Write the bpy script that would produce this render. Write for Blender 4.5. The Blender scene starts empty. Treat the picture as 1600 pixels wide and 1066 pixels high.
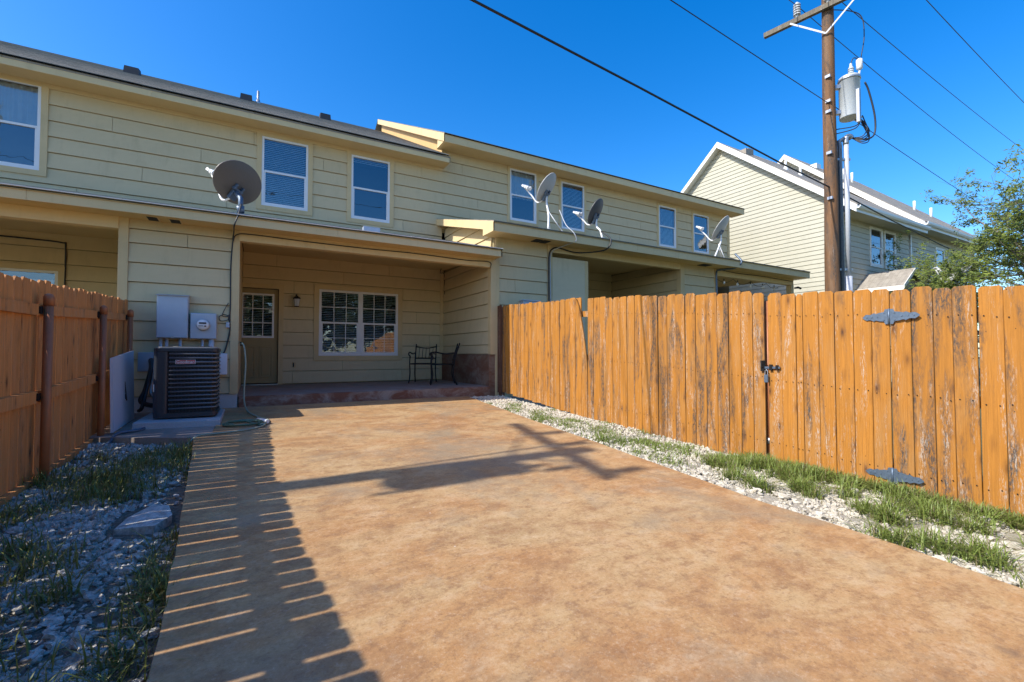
import bpy, math, random
from mathutils import Vector, Matrix, noise as mnoise
rnd = random.Random(7)
R = math.radians
S = bpy.context.scene
COL = S.collection

# ------------------------------------------------------------------ camera, sky, sun, exposure
cam_data = bpy.data.cameras.new('camera')
cam = bpy.data.objects.new('camera', cam_data)
COL.objects.link(cam)
cam.location = (0, 0, 1.2)
cam.rotation_euler = (R(90 + 1.6), 0, R(-29.6))
cam_data.sensor_width = 36
cam_data.lens = 711 / 1600 * 36
cam_data.clip_start = 0.05
cam_data.clip_end = 3000
S.camera = cam

SUN_EL, SUN_NORTH = R(42.3), R(1.5)          # sun low over the left fence (-X), a hair behind the house front
world = bpy.data.worlds.new('World')
S.world = world
world.use_nodes = True
wn = world.node_tree.nodes
wl = world.node_tree.links
wn.clear()
sky = wn.new('ShaderNodeTexSky')
sky.sky_type = 'NISHITA'
sky.sun_disc = False
sky.sun_elevation = SUN_EL
sky.sun_rotation = R(270) + SUN_NORTH
sky.altitude = 0
sky.air_density = 1.0
sky.dust_density = 1.0
sky.ozone_density = 3.0
bg = wn.new('ShaderNodeBackground')
bg.inputs['Strength'].default_value = 0.15
wo = wn.new('ShaderNodeOutputWorld')
hs = wn.new('ShaderNodeHueSaturation')          # clear dry air: a slightly deeper blue all round
hs.inputs['Hue'].default_value = 0.507
hs.inputs['Saturation'].default_value = 1.44
wl.new(sky.outputs[0], hs.inputs['Color'])
wl.new(hs.outputs[0], bg.inputs[0])
wl.new(bg.outputs[0], wo.inputs[0])

sun_data = bpy.data.lights.new('sun', 'SUN')
sun_data.energy = 3.3
sun_data.angle = R(0.5)
sun_data.color = (1.0, 0.95, 0.87)
sun = bpy.data.objects.new('sun', sun_data)
COL.objects.link(sun)
to_sun = Vector((-math.cos(SUN_NORTH) * math.cos(SUN_EL), math.sin(SUN_NORTH) * math.cos(SUN_EL), math.sin(SUN_EL)))
sun.rotation_euler = to_sun.to_track_quat('Z', 'Y').to_euler()
sun.location = to_sun * 60

S.view_settings.view_transform = 'Standard'
S.view_settings.look = 'None'
S.view_settings.exposure = 0.90
S.view_settings.gamma = 1.0
S.view_settings.use_curve_mapping = False

# ------------------------------------------------------------------ mesh builder
class MB:
    def __init__(self):
        self.v = []; self.f = []; self.s = []
    def face(self, pts, smooth=False):
        i = len(self.v)
        self.v += [tuple(p) for p in pts]
        self.f.append(tuple(range(i, i + len(pts)))); self.s.append(smooth)
    def hexa(self, p):
        i = len(self.v)
        self.v += [tuple(q) for q in p]
        for q in ((0, 3, 2, 1), (4, 5, 6, 7), (0, 1, 5, 4), (1, 2, 6, 5), (2, 3, 7, 6), (3, 0, 4, 7)):
            self.f.append(tuple(i + k for k in q)); self.s.append(False)
        return self
    def box(self, x0, x1, y0, y1, z0, z1):
        return self.hexa(((x0, y0, z0), (x1, y0, z0), (x1, y1, z0), (x0, y1, z0),
                          (x0, y0, z1), (x1, y0, z1), (x1, y1, z1), (x0, y1, z1)))
    def obox(self, c, ax, ay, az, hx, hy, hz):
        c = Vector(c); ax = Vector(ax) * hx; ay = Vector(ay) * hy; az = Vector(az) * hz
        return self.hexa((c - ax - ay - az, c + ax - ay - az, c + ax + ay - az, c - ax + ay - az,
                          c - ax - ay + az, c + ax - ay + az, c + ax + ay + az, c - ax + ay + az))
    def bar(self, a, b, w, h, up=(0, 0, 1)):
        a = Vector(a); b = Vector(b); d = (b - a); L = d.length; d.normalize()
        s = d.cross(Vector(up))
        if s.length < 1e-4: s = d.cross(Vector((1, 0, 0)))
        s.normalize(); u = s.cross(d)
        return self.obox((a + b) / 2, d, s, u, L / 2, w / 2, h / 2)
    def prism(self, poly, axis, a, b):
        """extrude a 2-D polygon: axis 0,1,2 = extrusion direction"""
        def P(q, t):
            if axis == 0: return (t, q[0], q[1])
            if axis == 1: return (q[0], t, q[1])
            return (q[0], q[1], t)
        i = len(self.v); n = len(poly)
        self.v += [P(q, a) for q in poly] + [P(q, b) for q in poly]
        self.f.append(tuple(i + k for k in range(n))[::-1]); self.s.append(False)
        self.f.append(tuple(i + n + k for k in range(n))); self.s.append(False)
        for k in range(n):
            self.f.append((i + k, i + (k + 1) % n, i + n + (k + 1) % n, i + n + k)); self.s.append(False)
        return self
    def tube(self, pts, r, n=8, caps=True, smooth=True):
        pts = [Vector(p) for p in pts]
        rs = r if isinstance(r, (list, tuple)) else [r] * len(pts)
        i0 = len(self.v); ref = None
        for k, p in enumerate(pts):
            t = (pts[min(k + 1, len(pts) - 1)] - pts[max(k - 1, 0)])
            if t.length < 1e-7: t = Vector((0, 0, 1))
            t.normalize()
            if ref is None:
                ref = t.orthogonal().normalized()
            ref = ref - t * ref.dot(t)
            if ref.length < 1e-5: ref = t.orthogonal()
            ref.normalize(); bi = t.cross(ref)
            for j in range(n):
                a = 2 * math.pi * j / n
                self.v.append(tuple(p + (ref * math.cos(a) + bi * math.sin(a)) * rs[k]))
        for k in range(len(pts) - 1):
            for j in range(n):
                a = i0 + k * n + j; b = i0 + k * n + (j + 1) % n
                self.f.append((a, b, b + n, a + n)); self.s.append(smooth)
        if caps:
            self.f.append(tuple(i0 + j for j in range(n))[::-1]); self.s.append(False)
            e = i0 + (len(pts) - 1) * n
            self.f.append(tuple(e + j for j in range(n))); self.s.append(False)
        return self
    def lathe(self, prof, c, ax=(0, 0, 1), n=20, smooth=True):
        c = Vector(c); ax = Vector(ax).normalized(); u = ax.orthogonal().normalized(); w = ax.cross(u)
        i0 = len(self.v)
        for (r, h) in prof:
            for j in range(n):
                a = 2 * math.pi * j / n
                self.v.append(tuple(c + ax * h + (u * math.cos(a) + w * math.sin(a)) * r))
        for k in range(len(prof) - 1):
            for j in range(n):
                a = i0 + k * n + j; b = i0 + k * n + (j + 1) % n
                self.f.append((a, b, b + n, a + n)); self.s.append(smooth)
        self.f.append(tuple(i0 + j for j in range(n))[::-1]); self.s.append(False)
        e = i0 + (len(prof) - 1) * n
        self.f.append(tuple(e + j for j in range(n))); self.s.append(False)
        return self
    def mesh(self, name, m, origin=(0, 0, 0)):
        me = bpy.data.meshes.new(name)
        ox, oy, oz = origin
        me.from_pydata([(x - ox, y - oy, z - oz) for x, y, z in self.v], [], self.f)
        me.polygons.foreach_set('use_smooth', self.s)
        for mm in (m if isinstance(m, (list, tuple)) else [m]): me.materials.append(mm)
        me.update()
        return me

def root_loc(o):
    v = Vector((0, 0, 0))
    while o is not None:
        v += o.location; o = o.parent
    return v
def tag(o, label=None, cat=None, group=None, kind=None):
    if label: o['label'] = label
    if cat: o['category'] = cat
    if group: o['group'] = group
    if kind: o['kind'] = kind
    return o
def thing(name, label, cat, loc=(0, 0, 0), group=None):
    o = bpy.data.objects.new(name, None); COL.objects.link(o)
    o.location = loc; o.empty_display_size = 0.1
    return tag(o, label, cat, group)
def part(name, mb, m, parent=None, at=None, bevel=0, kind=None):
    """link one mesh object; mb holds world coordinates, `at` is where its own origin goes"""
    base = root_loc(parent) if parent else Vector((0, 0, 0))
    at = Vector(at) if at is not None else base
    me = mb.mesh(name, m, at)
    o = bpy.data.objects.new(name, me); COL.objects.link(o)
    o.location = at - base
    if parent: o.parent = parent
    if bevel:
        b = o.modifiers.new('bevel', 'BEVEL'); b.width = bevel; b.segments = 2; b.limit_method = 'ANGLE'; b.angle_limit = R(40)
    if kind: o['kind'] = kind
    return o
def copy_tree(o, parent=None):
    c = o.copy(); COL.objects.link(c); c.parent = parent
    for ch in list(o.children): copy_tree(ch, c)
    return c
def shared(name, me, parent, loc, scale=None, rot=None):
    o = bpy.data.objects.new(name, me); COL.objects.link(o); o.parent = parent
    o.location = Vector(loc) - root_loc(parent)
    if scale: o.scale = scale
    if rot: o.rotation_euler = rot
    return o
def arc_pts(ctrl, n=10):
    """Catmull-Rom through control points"""
    P = [Vector(p) for p in ctrl]; P = [P[0] * 2 - P[1]] + P + [P[-1] * 2 - P[-2]]
    out = []
    for i in range(1, len(P) - 2):
        for k in range(n):
            t = k / n
            out.append(0.5 * ((2 * P[i]) + (P[i + 1] - P[i - 1]) * t + (2 * P[i - 1] - 5 * P[i] + 4 * P[i + 1] - P[i + 2]) * t * t
                              + (3 * P[i] - P[i - 1] - 3 * P[i + 1] + P[i + 2]) * t ** 3))
    out.append(P[-2]); return out
def sag(a, b, drop, n=24):
    a = Vector(a); b = Vector(b)
    return [a.lerp(b, k / n) - Vector((0, 0, 4 * drop * (k / n) * (1 - k / n))) for k in range(n + 1)]

# ------------------------------------------------------------------ materials
class NT:
    def __init__(self, name):
        self.m = bpy.data.materials.new(name); self.m.use_nodes = True
        self.t = self.m.node_tree; self.n = self.t.nodes; self.l = self.t.links
        self.b = self.n['Principled BSDF']; self.out = self.n['Material Output']
        self.tc = self.n.new('ShaderNodeTexCoord')
    def link(self, a, b): self.l.new(a, b)
    def coords(self, scale=(1, 1, 1), per_object=False, src='Object'):
        mp = self.n.new('ShaderNodeMapping'); mp.inputs['Scale'].default_value = scale
        s = self.tc.outputs[src]
        if per_object:
            oi = self.n.new('ShaderNodeObjectInfo')
            mm = self.n.new('ShaderNodeMath'); mm.operation = 'MULTIPLY'; mm.inputs[1].default_value = 137.0
            self.link(oi.outputs['Random'], mm.inputs[0])
            ad = self.n.new('ShaderNodeVectorMath'); ad.operation = 'ADD'
            self.link(s, ad.inputs[0]); self.link(mm.outputs[0], ad.inputs[1]); s = ad.outputs[0]
        self.link(s, mp.inputs['Vector']); return mp.outputs[0]
    def noise(self, vec, scale, detail=4, rough=0.6, dist=0.0):
        n = self.n.new('ShaderNodeTexNoise'); n.inputs['Scale'].default_value = scale
        n.inputs['Detail'].default_value = detail; n.inputs['Roughness'].default_value = rough
        n.inputs['Distortion'].default_value = dist
        self.link(vec, n.inputs['Vector']); return n.outputs['Fac']
    def voro(self, vec, scale, feature='F1'):
        n = self.n.new('ShaderNodeTexVoronoi'); n.feature = feature; n.inputs['Scale'].default_value = scale
        self.link(vec, n.inputs['Vector']); return n.outputs['Distance']
    def ramp(self, fac, stops):
        r = self.n.new('ShaderNodeValToRGB'); e = r.color_ramp.elements
        while len(e) < len(stops): e.new(0.5)
        for k, (p, c) in enumerate(stops):
            e[k].position = p
            e[k].color = (c, c, c, 1) if isinstance(c, (int, float)) else (*c, 1)
        self.link(fac, r.inputs[0]); return r.outputs[0]
    def mix(self, fac, a, b, mode='MIX'):
        m = self.n.new('ShaderNodeMix'); m.data_type = 'RGBA'; m.blend_type = mode
        for sock, val in ((m.inputs[0], fac), (m.inputs[6], a), (m.inputs[7], b)):
            if hasattr(val, 'is_linked'): self.link(val, sock)
            elif isinstance(val, (int, float)): sock.default_value = val
            else: sock.default_value = (*val, 1)
        return m.outputs[2]
    def math(self, op, a, b=0.0, clamp=False):
        m = self.n.new('ShaderNodeMath'); m.operation = op; m.use_clamp = clamp
        for k, val in enumerate((a, b)):
            if hasattr(val, 'is_linked'): self.link(val, m.inputs[k])
            else: m.inputs[k].default_value = val
        return m.outputs[0]
    def random(self):
        return self.n.new('ShaderNodeObjectInfo').outputs['Random']
    def done(self, col, rough=0.6, bump=None, bump_s=0.2, dist=0.01, spec=None, metal=0):
        i = self.b.inputs
        if hasattr(col, 'is_linked'): self.link(col, i['Base Color'])
        else: i['Base Color'].default_value = (*col, 1)
        if hasattr(rough, 'is_linked'): self.link(rough, i['Roughness'])
        else: i['Roughness'].default_value = rough
        i['Metallic'].default_value = metal
        if spec is not None: i['Specular IOR Level'].default_value = spec
        if bump is not None:
            b = self.n.new('ShaderNodeBump'); b.inputs['Strength'].default_value = bump_s; b.inputs['Distance'].default_value = dist
            self.link(bump, b.inputs['Height']); self.link(b.outputs[0], i['Normal'])
        return self.m
def sc(c, k): return tuple(min(1, x * k) for x in c)

def simple(name, col, rough=0.5, metal=0.0, vary=0.12, scale=6.0, bump=0.0, spec=None):
    t = NT(name); v = t.coords()
    n = t.noise(v, scale, 5, 0.65)
    c = t.mix(n, sc(col, 1 - vary), sc(col, 1 + vary))
    return t.done(c, rough, t.noise(v, scale * 14, 3) if bump else None, bump, 0.004, spec, metal)

def siding_mat(name, col):
    t = NT(name); v = t.coords((1, 1, 1), True)
    big = t.noise(t.coords((0.5, 0.5, 1.2)), 1.6, 5, 0.65)
    c = t.mix(t.ramp(big, [(0.3, 0), (0.7, 1)]), sc(col, 0.90), sc(col, 1.06))
    c = t.mix(t.math('MULTIPLY', t.random(), 0.5), c, sc(col, 0.93))
    dirt = t.noise(t.coords((3, 3, 0.7), True), 1.4, 6, 0.75)
    c = t.mix(t.ramp(dirt, [(0.52, 0), (0.78, 0.40)]), c, sc(col, 0.60))
    stk = t.noise(t.coords((14, 14, 0.9)), 1.5, 5, 0.7)
    c = t.mix(t.ramp(stk, [(0.58, 0), (0.80, 0.22)]), c, sc(col, 0.66))
    grain = t.noise(t.coords((3, 3, 60), True), 1.0, 4, 0.6, 0.4)
    fine = t.noise(v, 90, 3)
    return t.done(c, 0.62, t.math('ADD', grain, t.math('MULTIPLY', fine, 0.4)), 0.22, 0.003, spec=0.3)

OLIVE = (0.62, 0.495, 0.285)
M = {}
M['siding'] = siding_mat('olive painted lap siding', OLIVE)
M['trim'] = siding_mat('tan painted trim board', (0.62, 0.47, 0.245))
M['fascia'] = siding_mat('painted fascia board', (0.68, 0.52, 0.275))
M['gable'] = siding_mat('ochre gable panel', (0.60, 0.40, 0.17))  # more orange than the siding around it
M['wall'] = simple('wall sheathing paint', (0.34, 0.28, 0.15), 0.75)
M['cream'] = siding_mat('cream painted lap siding', (0.47, 0.45, 0.35))
M['cream_shade'] = siding_mat('cream lap siding, shade copy', (0.52, 0.48, 0.36))  # shade copy of the cream paint, for front walls and the farther house
M['white'] = simple('white vinyl window frame', (0.74, 0.74, 0.73), 0.4, 0, 0.06, 3)
M['white_trim'] = simple('white painted trim', (0.78, 0.77, 0.72), 0.5, 0, 0.07, 2)
M['door'] = siding_mat('olive painted door', (0.36, 0.28, 0.135))
M['dark'] = simple('dark room', (0.02, 0.02, 0.022), 0.9)
M['blind'] = simple('white blind', (0.76, 0.78, 0.79), 0.6)
M['curtain'] = simple('pale curtain', (0.66, 0.66, 0.62), 0.8, 0, 0.2, 5)
M['black'] = simple('black iron', (0.012, 0.011, 0.011), 0.5, 0.0, 0.2, 30, 0, 0.3)
M['rubber'] = simple('black cable jacket', (0.022, 0.022, 0.024), 0.5)
M['galv'] = simple('painted grey electrical steel', (0.40, 0.44, 0.50), 0.42, 0.25, 0.10, 5)
M['steel'] = simple('galvanised steel', (0.42, 0.43, 0.44), 0.38, 0.7, 0.15, 12)
M['bluesteel'] = simple('weathered blue grey steel', (0.11, 0.15, 0.20), 0.45, 0.4, 0.5, 40)
M['pvc'] = simple('grey white conduit', (0.46, 0.48, 0.51), 0.5)
M['dish'] = simple('grey dish paint', (0.115, 0.100, 0.085), 0.5, 0, 0.08, 4)
M['dish_pale'] = simple('pale grey dish paint', (0.44, 0.44, 0.43), 0.5, 0, 0.08, 4)
M['dish_dark'] = simple('dark grey dish paint', (0.075, 0.075, 0.08), 0.5, 0, 0.1, 4)
M['lnb'] = simple('white plastic', (0.72, 0.72, 0.70), 0.4)
M['acmetal'] = simple('charcoal enamel', (0.040, 0.046, 0.056), 0.38, 0.2, 0.15, 9)
M['acdark'] = simple('dark condenser coil', (0.012, 0.013, 0.015), 0.6)
M['actop'] = simple('grey enamel top', (0.30, 0.29, 0.26), 0.45, 0.1, 0.15, 9)
M['acbar'] = simple('grey louvre wire', (0.17, 0.175, 0.18), 0.4, 0.3, 0.1, 9)
M['red'] = simple('red badge', (0.50, 0.02, 0.015), 0.35)
M['hose'] = simple('green garden hose', (0.09, 0.16, 0.10), 0.45, 0, 0.3, 25)
M['hosepale'] = simple('faded green garden hose', (0.30, 0.34, 0.24), 0.5, 0, 0.25, 25)
M['panel'] = simple('white coated sheet', (0.66, 0.69, 0.74), 0.35, 0.1, 0.06, 2)
M['insul'] = simple('grey porcelain', (0.50, 0.51, 0.50), 0.25)
M['tank'] = simple('pale grey transformer paint', (0.54, 0.58, 0.60), 0.38, 0.1, 0.08, 6)
M['bulb'] = simple('clear bulb glass', (0.75, 0.75, 0.72), 0.15)
M['brownpost'] = simple('brown painted steel post', (0.38, 0.135, 0.05), 0.5, 0.1, 0.25, 14, 0.15)
M['plywood'] = siding_mat('grey green painted plywood', (0.62, 0.52, 0.33))
M['lamp_glass'] = simple('lamp glass', (0.55, 0.57, 0.60), 0.2)
M['soffit'] = simple('painted soffit', (0.58, 0.42, 0.19), 0.7, 0, 0.1, 3)
M['vent'] = simple('dark roof vent', (0.030, 0.030, 0.032), 0.6)

def glass_mat(name, tint, fac, extra=0.10):
    t = NT(name)
    t.n.remove(t.b)
    tr = t.n.new('ShaderNodeBsdfTransparent'); tr.inputs[0].default_value = (*tint, 1)
    gl = t.n.new('ShaderNodeBsdfGlossy'); gl.inputs['Roughness'].default_value = 0.01
    gl.inputs['Color'].default_value = (0.95, 0.97, 1, 1)
    fr = t.n.new('ShaderNodeFresnel'); fr.inputs['IOR'].default_value = fac
    bp = t.n.new('ShaderNodeBump'); bp.inputs['Strength'].default_value = 0.05; bp.inputs['Distance'].default_value = 0.05
    t.link(t.noise(t.coords(), 2.5, 2), bp.inputs['Height']); t.link(bp.outputs[0], gl.inputs['Normal'])
    mx = t.n.new('ShaderNodeMixShader')
    t.link(t.math('ADD', fr.outputs[0], extra, True), mx.inputs[0])
    t.link(tr.outputs[0], mx.inputs[1]); t.link(gl.outputs[0], mx.inputs[2])
    t.link(mx.outputs[0], t.out.inputs['Surface'])
    return t.m
M['glass'] = glass_mat('window glass', (0.80, 0.86, 0.90), 1.6, 0.12)

def wood_mat(name, base, white, black, seed, knots=True, splash=0.5):
    t = NT(name)
    g = t.noise(t.coords((26, 26, 0.8), True), 1.6, 6, 0.7, 1.0)
    c = t.ramp(g, [(0.25, sc(base, 0.72)), (0.5, base), (0.78, sc(base, 1.22))])
    rv = t.random()
    c = t.mix(t.math('MULTIPLY', rv, 0.6), c, sc(base, 0.74))
    # stain faded toward bare timber in broad patches
    fd = t.noise(t.coords((3, 3, 0.7), True), 1.5, 5, 0.7)
    c = t.mix(t.ramp(fd, [(0.50, 0), (0.72, 0.55)]), c, (base[0] * .62 + .10, base[1] * .75 + .085, base[2] * .8 + .07))
    fin = t.noise(t.coords((150, 150, 3), True), 1.0, 4, 0.7)
    c = t.mix(t.ramp(fin, [(0.42, 0.0), (0.66, 0.42)]), c, sc(base, 0.48))
    if knots:
        kv = t.coords((1, 7.0, 2.3), True)
        kj = t.math('ADD', t.voro(kv, 1.25), t.math('MULTIPLY', t.noise(t.coords((1, 30, 12), True), 1.5, 4, 0.7), 0.07))
        c = t.mix(t.ramp(kj, [(0.055, 1), (0.10, 0.75), (0.19, 0.25), (0.32, 0)]), c, (0.085, 0.034, 0.014))
        hd = t.voro(t.coords((1, 9.0, 5.0), True), 1.9)
        c = t.mix(t.ramp(hd, [(0.034, 1), (0.055, 0)]), c, (0.02, 0.012, 0.008))
    # height up the board, for splash wear at its foot
    sx = t.n.new('ShaderNodeSeparateXYZ'); t.link(t.tc.outputs['Object'], sx.inputs[0])
    foot = t.ramp(t.math('DIVIDE', sx.outputs['Z'], 1.9), [(0.0, 1), (0.45, 0.25), (1.0, 0.1)])
    # grey-black mildew streaks along the grain
    b1 = t.noise(t.coords((6, 6, 0.8), True), 1.5, 4, 0.6, 0.5)
    b2 = t.noise(t.coords((70, 70, 18), True), 1.2, 6, 0.8)
    b1 = t.math('ADD', b1, t.math('MULTIPLY', t.math('SUBTRACT', rv, 0.5), 0.17))
    bm = t.math('MULTIPLY', t.ramp(b1, [(0.52, 0), (0.66, 1)]), t.ramp(b2, [(0.40, 0), (0.56, 1)]))
    c = t.mix(t.math('MULTIPLY', bm, black), c, (0.060, 0.052, 0.045))
    # stain worn off to silver wood, most at board edges and at the foot
    w1 = t.noise(t.coords((9, 9, 0.7), True), 1.8, 4, 0.65, 0.3)
    w2 = t.noise(t.coords((95, 95, 17), True), 1.3, 6, 0.8)
    w1 = t.math('ADD', w1, t.math('MULTIPLY', foot, 0.11 * splash))
    wm = t.math('MULTIPLY', t.ramp(w1, [(0.54, 0), (0.70, 1)]), t.ramp(w2, [(0.50, 0), (0.58, 1)]))
    c = t.mix(t.math('MULTIPLY', wm, white), c, (0.50, 0.45, 0.38))
    return t.done(c, 0.72, t.math('ADD', g, t.math('MULTIPLY', fin, 0.8)), 0.55, 0.005, spec=0.25)
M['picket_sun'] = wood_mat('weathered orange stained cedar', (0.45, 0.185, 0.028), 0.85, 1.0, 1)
M['picket_shade'] = wood_mat('stained cedar brightened for shade', (0.70, 0.285, 0.082), 0.25, 0.55, 2, True, 1.0)  # same stain as the sunny fence, base raised because this side is shaded
M['picket_brown'] = wood_mat('dark brown stained cedar', (0.13, 0.055, 0.030), 0.5, 0.5, 3)
M['pole'] = wood_mat('creosoted pole timber', (0.23, 0.115, 0.05), 0.40, 1.0, 4, False)
M['grey_timber'] = wood_mat('grey crossarm timber', (0.20, 0.17, 0.12), 0.8, 0.7, 5, False)
M['bark'] = simple('bark', (0.20, 0.17, 0.14), 0.9, 0, 0.35, 30, 0.5)

def slab_mat():
    t = NT('acid stained concrete'); v = t.coords()
    big = t.noise(t.coords((0.6, 1.0, 1)), 1.3, 7, 0.68, 0.5)
    med = t.noise(t.coords((2.2, 2.9, 1)), 1.6, 9, 0.76, 0.25)
    sml = t.noise(t.coords((5.0, 7.0, 1)), 2.0, 9, 0.8, 0.15)
    c = t.ramp(big, [(0.30, (0.33, 0.158, 0.062)), (0.44, (0.45, 0.248, 0.102)), (0.57, (0.48, 0.310, 0.145)), (0.74, (0.39, 0.258, 0.122))])
    c = t.mix(t.ramp(med, [(0.37, 0.80), (0.50, 0.0)]), c, (0.31, 0.165, 0.075))
    c = t.mix(t.ramp(med, [(0.53, 0.0), (0.68, 0.60)]), c, (0.57, 0.405, 0.240))
    c = t.mix(t.ramp(sml, [(0.38, 0.70), (0.49, 0.0)]), c, (0.27, 0.150, 0.075))
    c = t.mix(t.ramp(sml, [(0.54, 0.0), (0.68, 0.45)]), c, (0.60, 0.435, 0.270))
    gr = t.noise(v, 0.75, 6, 0.7, 0.3)
    c = t.mix(t.ramp(gr, [(0.50, 0), (0.64, 0.75)]), c, (0.29, 0.225, 0.145))
    sp = t.noise(v, 55, 5, 0.85)
    c = t.mix(t.ramp(sp, [(0.34, 0.55), (0.47, 0)]), c, (0.20, 0.105, 0.05))
    c = t.mix(t.ramp(sp, [(0.55, 0), (0.72, 0.50)]), c, (0.66, 0.50, 0.35))
    wv = t.voro(t.coords((1, 1.4, 1)), 4.5); wm = t.noise(v, 1.1, 4)
    wj = t.math('ADD', wv, t.math('MULTIPLY', t.noise(v, 60, 3), 0.03))
    c = t.mix(t.math('MULTIPLY', t.ramp(wj, [(0.040, 1), (0.052, 0)]), t.ramp(wm, [(0.52, 0), (0.60, 0.85)])), c, (0.75, 0.71, 0.64))
    dk = t.voro(t.coords((1.3, 1, 1)), 1.7)
    dj = t.math('ADD', dk, t.math('MULTIPLY', t.noise(v, 22, 5, 0.8), 0.10))
    c = t.mix(t.ramp(dj, [(0.095, 0.55), (0.15, 0)]), c, (0.20, 0.125, 0.075))
    cr = t.n.new('ShaderNodeTexVoronoi'); cr.feature = 'DISTANCE_TO_EDGE'; cr.inputs['Scale'].default_value = 0.75
    wob = t.n.new('ShaderNodeVectorMath'); wob.operation = 'MULTIPLY_ADD'
    nz = t.n.new('ShaderNodeTexNoise'); nz.inputs['Scale'].default_value = 5; nz.inputs['Detail'].default_value = 6; t.link(v, nz.inputs['Vector'])
    t.link(nz.outputs['Color'], wob.inputs[0]); wob.inputs[1].default_value = (0.35, 0.35, 0); t.link(v, wob.inputs[2]); t.link(wob.outputs[0], cr.inputs['Vector'])
    c = t.mix(t.math('MULTIPLY', t.ramp(cr.outputs['Distance'], [(0.0015, 1), (0.005, 0)]), t.ramp(t.noise(v, 0.6, 3), [(0.50, 0), (0.60, 0.28)])), c, (0.68, 0.52, 0.35))
    rg = t.ramp(med, [(0.3, 0.42), (0.7, 0.72)])
    return t.done(c, rg, t.math('ADD', sp, t.math('MULTIPLY', sml, 2.0)), 0.30, 0.004, spec=0.2)
M['slab'] = slab_mat()
def concrete_mat(name, a, b, stain=(0.2, 0.075, 0.03), amount=0.0):
    t = NT(name); v = t.coords()
    n = t.noise(v, 2.2, 7, 0.7, 0.4); f = t.noise(v, 70, 4, 0.7)
    c = t.mix(n, a, b)
    c = t.mix(t.ramp(f, [(0.35, 0.3), (0.55, 0)]), c, sc(a, 0.6))
    if amount:
        s = t.noise(t.coords((1, 1, 1.6)), 2.6, 6, 0.75, 0.5)
        c = t.mix(t.math('MULTIPLY', t.ramp(s, [(0.36, 0), (0.56, 1)]), amount), c, stain)
    return t.done(c, 0.75, t.math('ADD', n, f), 0.3, 0.004)
M['porch'] = concrete_mat('grey brown porch concrete', (0.24, 0.21, 0.19), (0.36, 0.33, 0.30), (0.22, 0.11, 0.06), 0.45)
M['step'] = concrete_mat('rust stained step concrete', (0.26, 0.22, 0.18), (0.36, 0.29, 0.23), (0.17, 0.062, 0.03), 0.95)
M['stucco'] = concrete_mat('rust brown foundation wall', (0.28, 0.22, 0.17), (0.20, 0.12, 0.07), (0.16, 0.062, 0.028), 0.9)
M['pad'] = concrete_mat('pale grey precast pad', (0.40, 0.41, 0.41), (0.55, 0.55, 0.54))
M['curb'] = concrete_mat('concrete walk', (0.30, 0.26, 0.22), (0.42, 0.36, 0.30), (0.25, 0.12, 0.06), 0.4)

def dirt_mat(name, a, b, c2):
    t = NT(name); v = t.coords()
    n = t.noise(v, 3.0, 7, 0.75); f = t.noise(v, 45, 5, 0.8)
    c = t.mix(n, a, b)
    c = t.mix(t.ramp(f, [(0.46, 0), (0.6, 0.8)]), c, c2)
    return t.done(c, 0.95, f, 0.8, 0.02)
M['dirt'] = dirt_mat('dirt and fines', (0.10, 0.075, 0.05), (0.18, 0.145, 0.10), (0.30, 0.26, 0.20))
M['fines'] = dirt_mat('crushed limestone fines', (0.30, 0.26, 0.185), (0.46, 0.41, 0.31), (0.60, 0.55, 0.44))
M['lawn'] = dirt_mat('dry lawn', (0.10, 0.11, 0.045), (0.17, 0.15, 0.08), (0.08, 0.10, 0.03))
def rock_mat(name, lo, hi):
    t = NT(name); v = t.coords()
    n = t.noise(v, 24, 3, 0.6); f = t.noise(v, 120, 4, 0.7)
    c = t.mix(t.ramp(n, [(0.3, 0), (0.7, 1)]), lo, hi)
    c = t.mix(t.ramp(f, [(0.35, 0.35), (0.5, 0)]), c, sc(lo, 0.6))
    return t.done(c, 0.9, f, 0.4, 0.004)
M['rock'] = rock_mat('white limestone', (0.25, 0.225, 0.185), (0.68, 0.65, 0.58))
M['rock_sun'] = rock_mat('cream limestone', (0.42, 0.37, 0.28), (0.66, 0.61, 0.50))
def leaf_mat(name, a, b, scale=25, trans=0.3):
    t = NT(name); v = t.coords()
    c = t.mix(t.ramp(t.noise(v, scale, 2), [(0.35, 0), (0.65, 1)]), a, b)
    m = t.done(c, 0.5)
    tl = t.n.new('ShaderNodeBsdfTranslucent'); t.link(c, tl.inputs[0])
    mx = t.n.new('ShaderNodeMixShader'); mx.inputs[0].default_value = trans
    t.link(t.b.outputs[0], mx.inputs[1]); t.link(tl.outputs[0], mx.inputs[2]); t.link(mx.outputs[0], t.out.inputs['Surface'])
    return m
M['grass'] = leaf_mat('green grass blade', (0.14, 0.20, 0.03), (0.29, 0.36, 0.09))
M['grass_bed'] = leaf_mat('olive grass blade', (0.12, 0.145, 0.022), (0.25, 0.27, 0.065))
M['grass_dry'] = leaf_mat('straw grass blade', (0.22, 0.19, 0.08), (0.34, 0.29, 0.15))
M['leaf'] = leaf_mat('spring green leaf', (0.10, 0.14, 0.018), (0.25, 0.30, 0.055), 3, 0.33)
M['leaf_dark'] = leaf_mat('dark green leaf', (0.035, 0.06, 0.012), (0.07, 0.10, 0.025), 6, 0.15)
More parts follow.
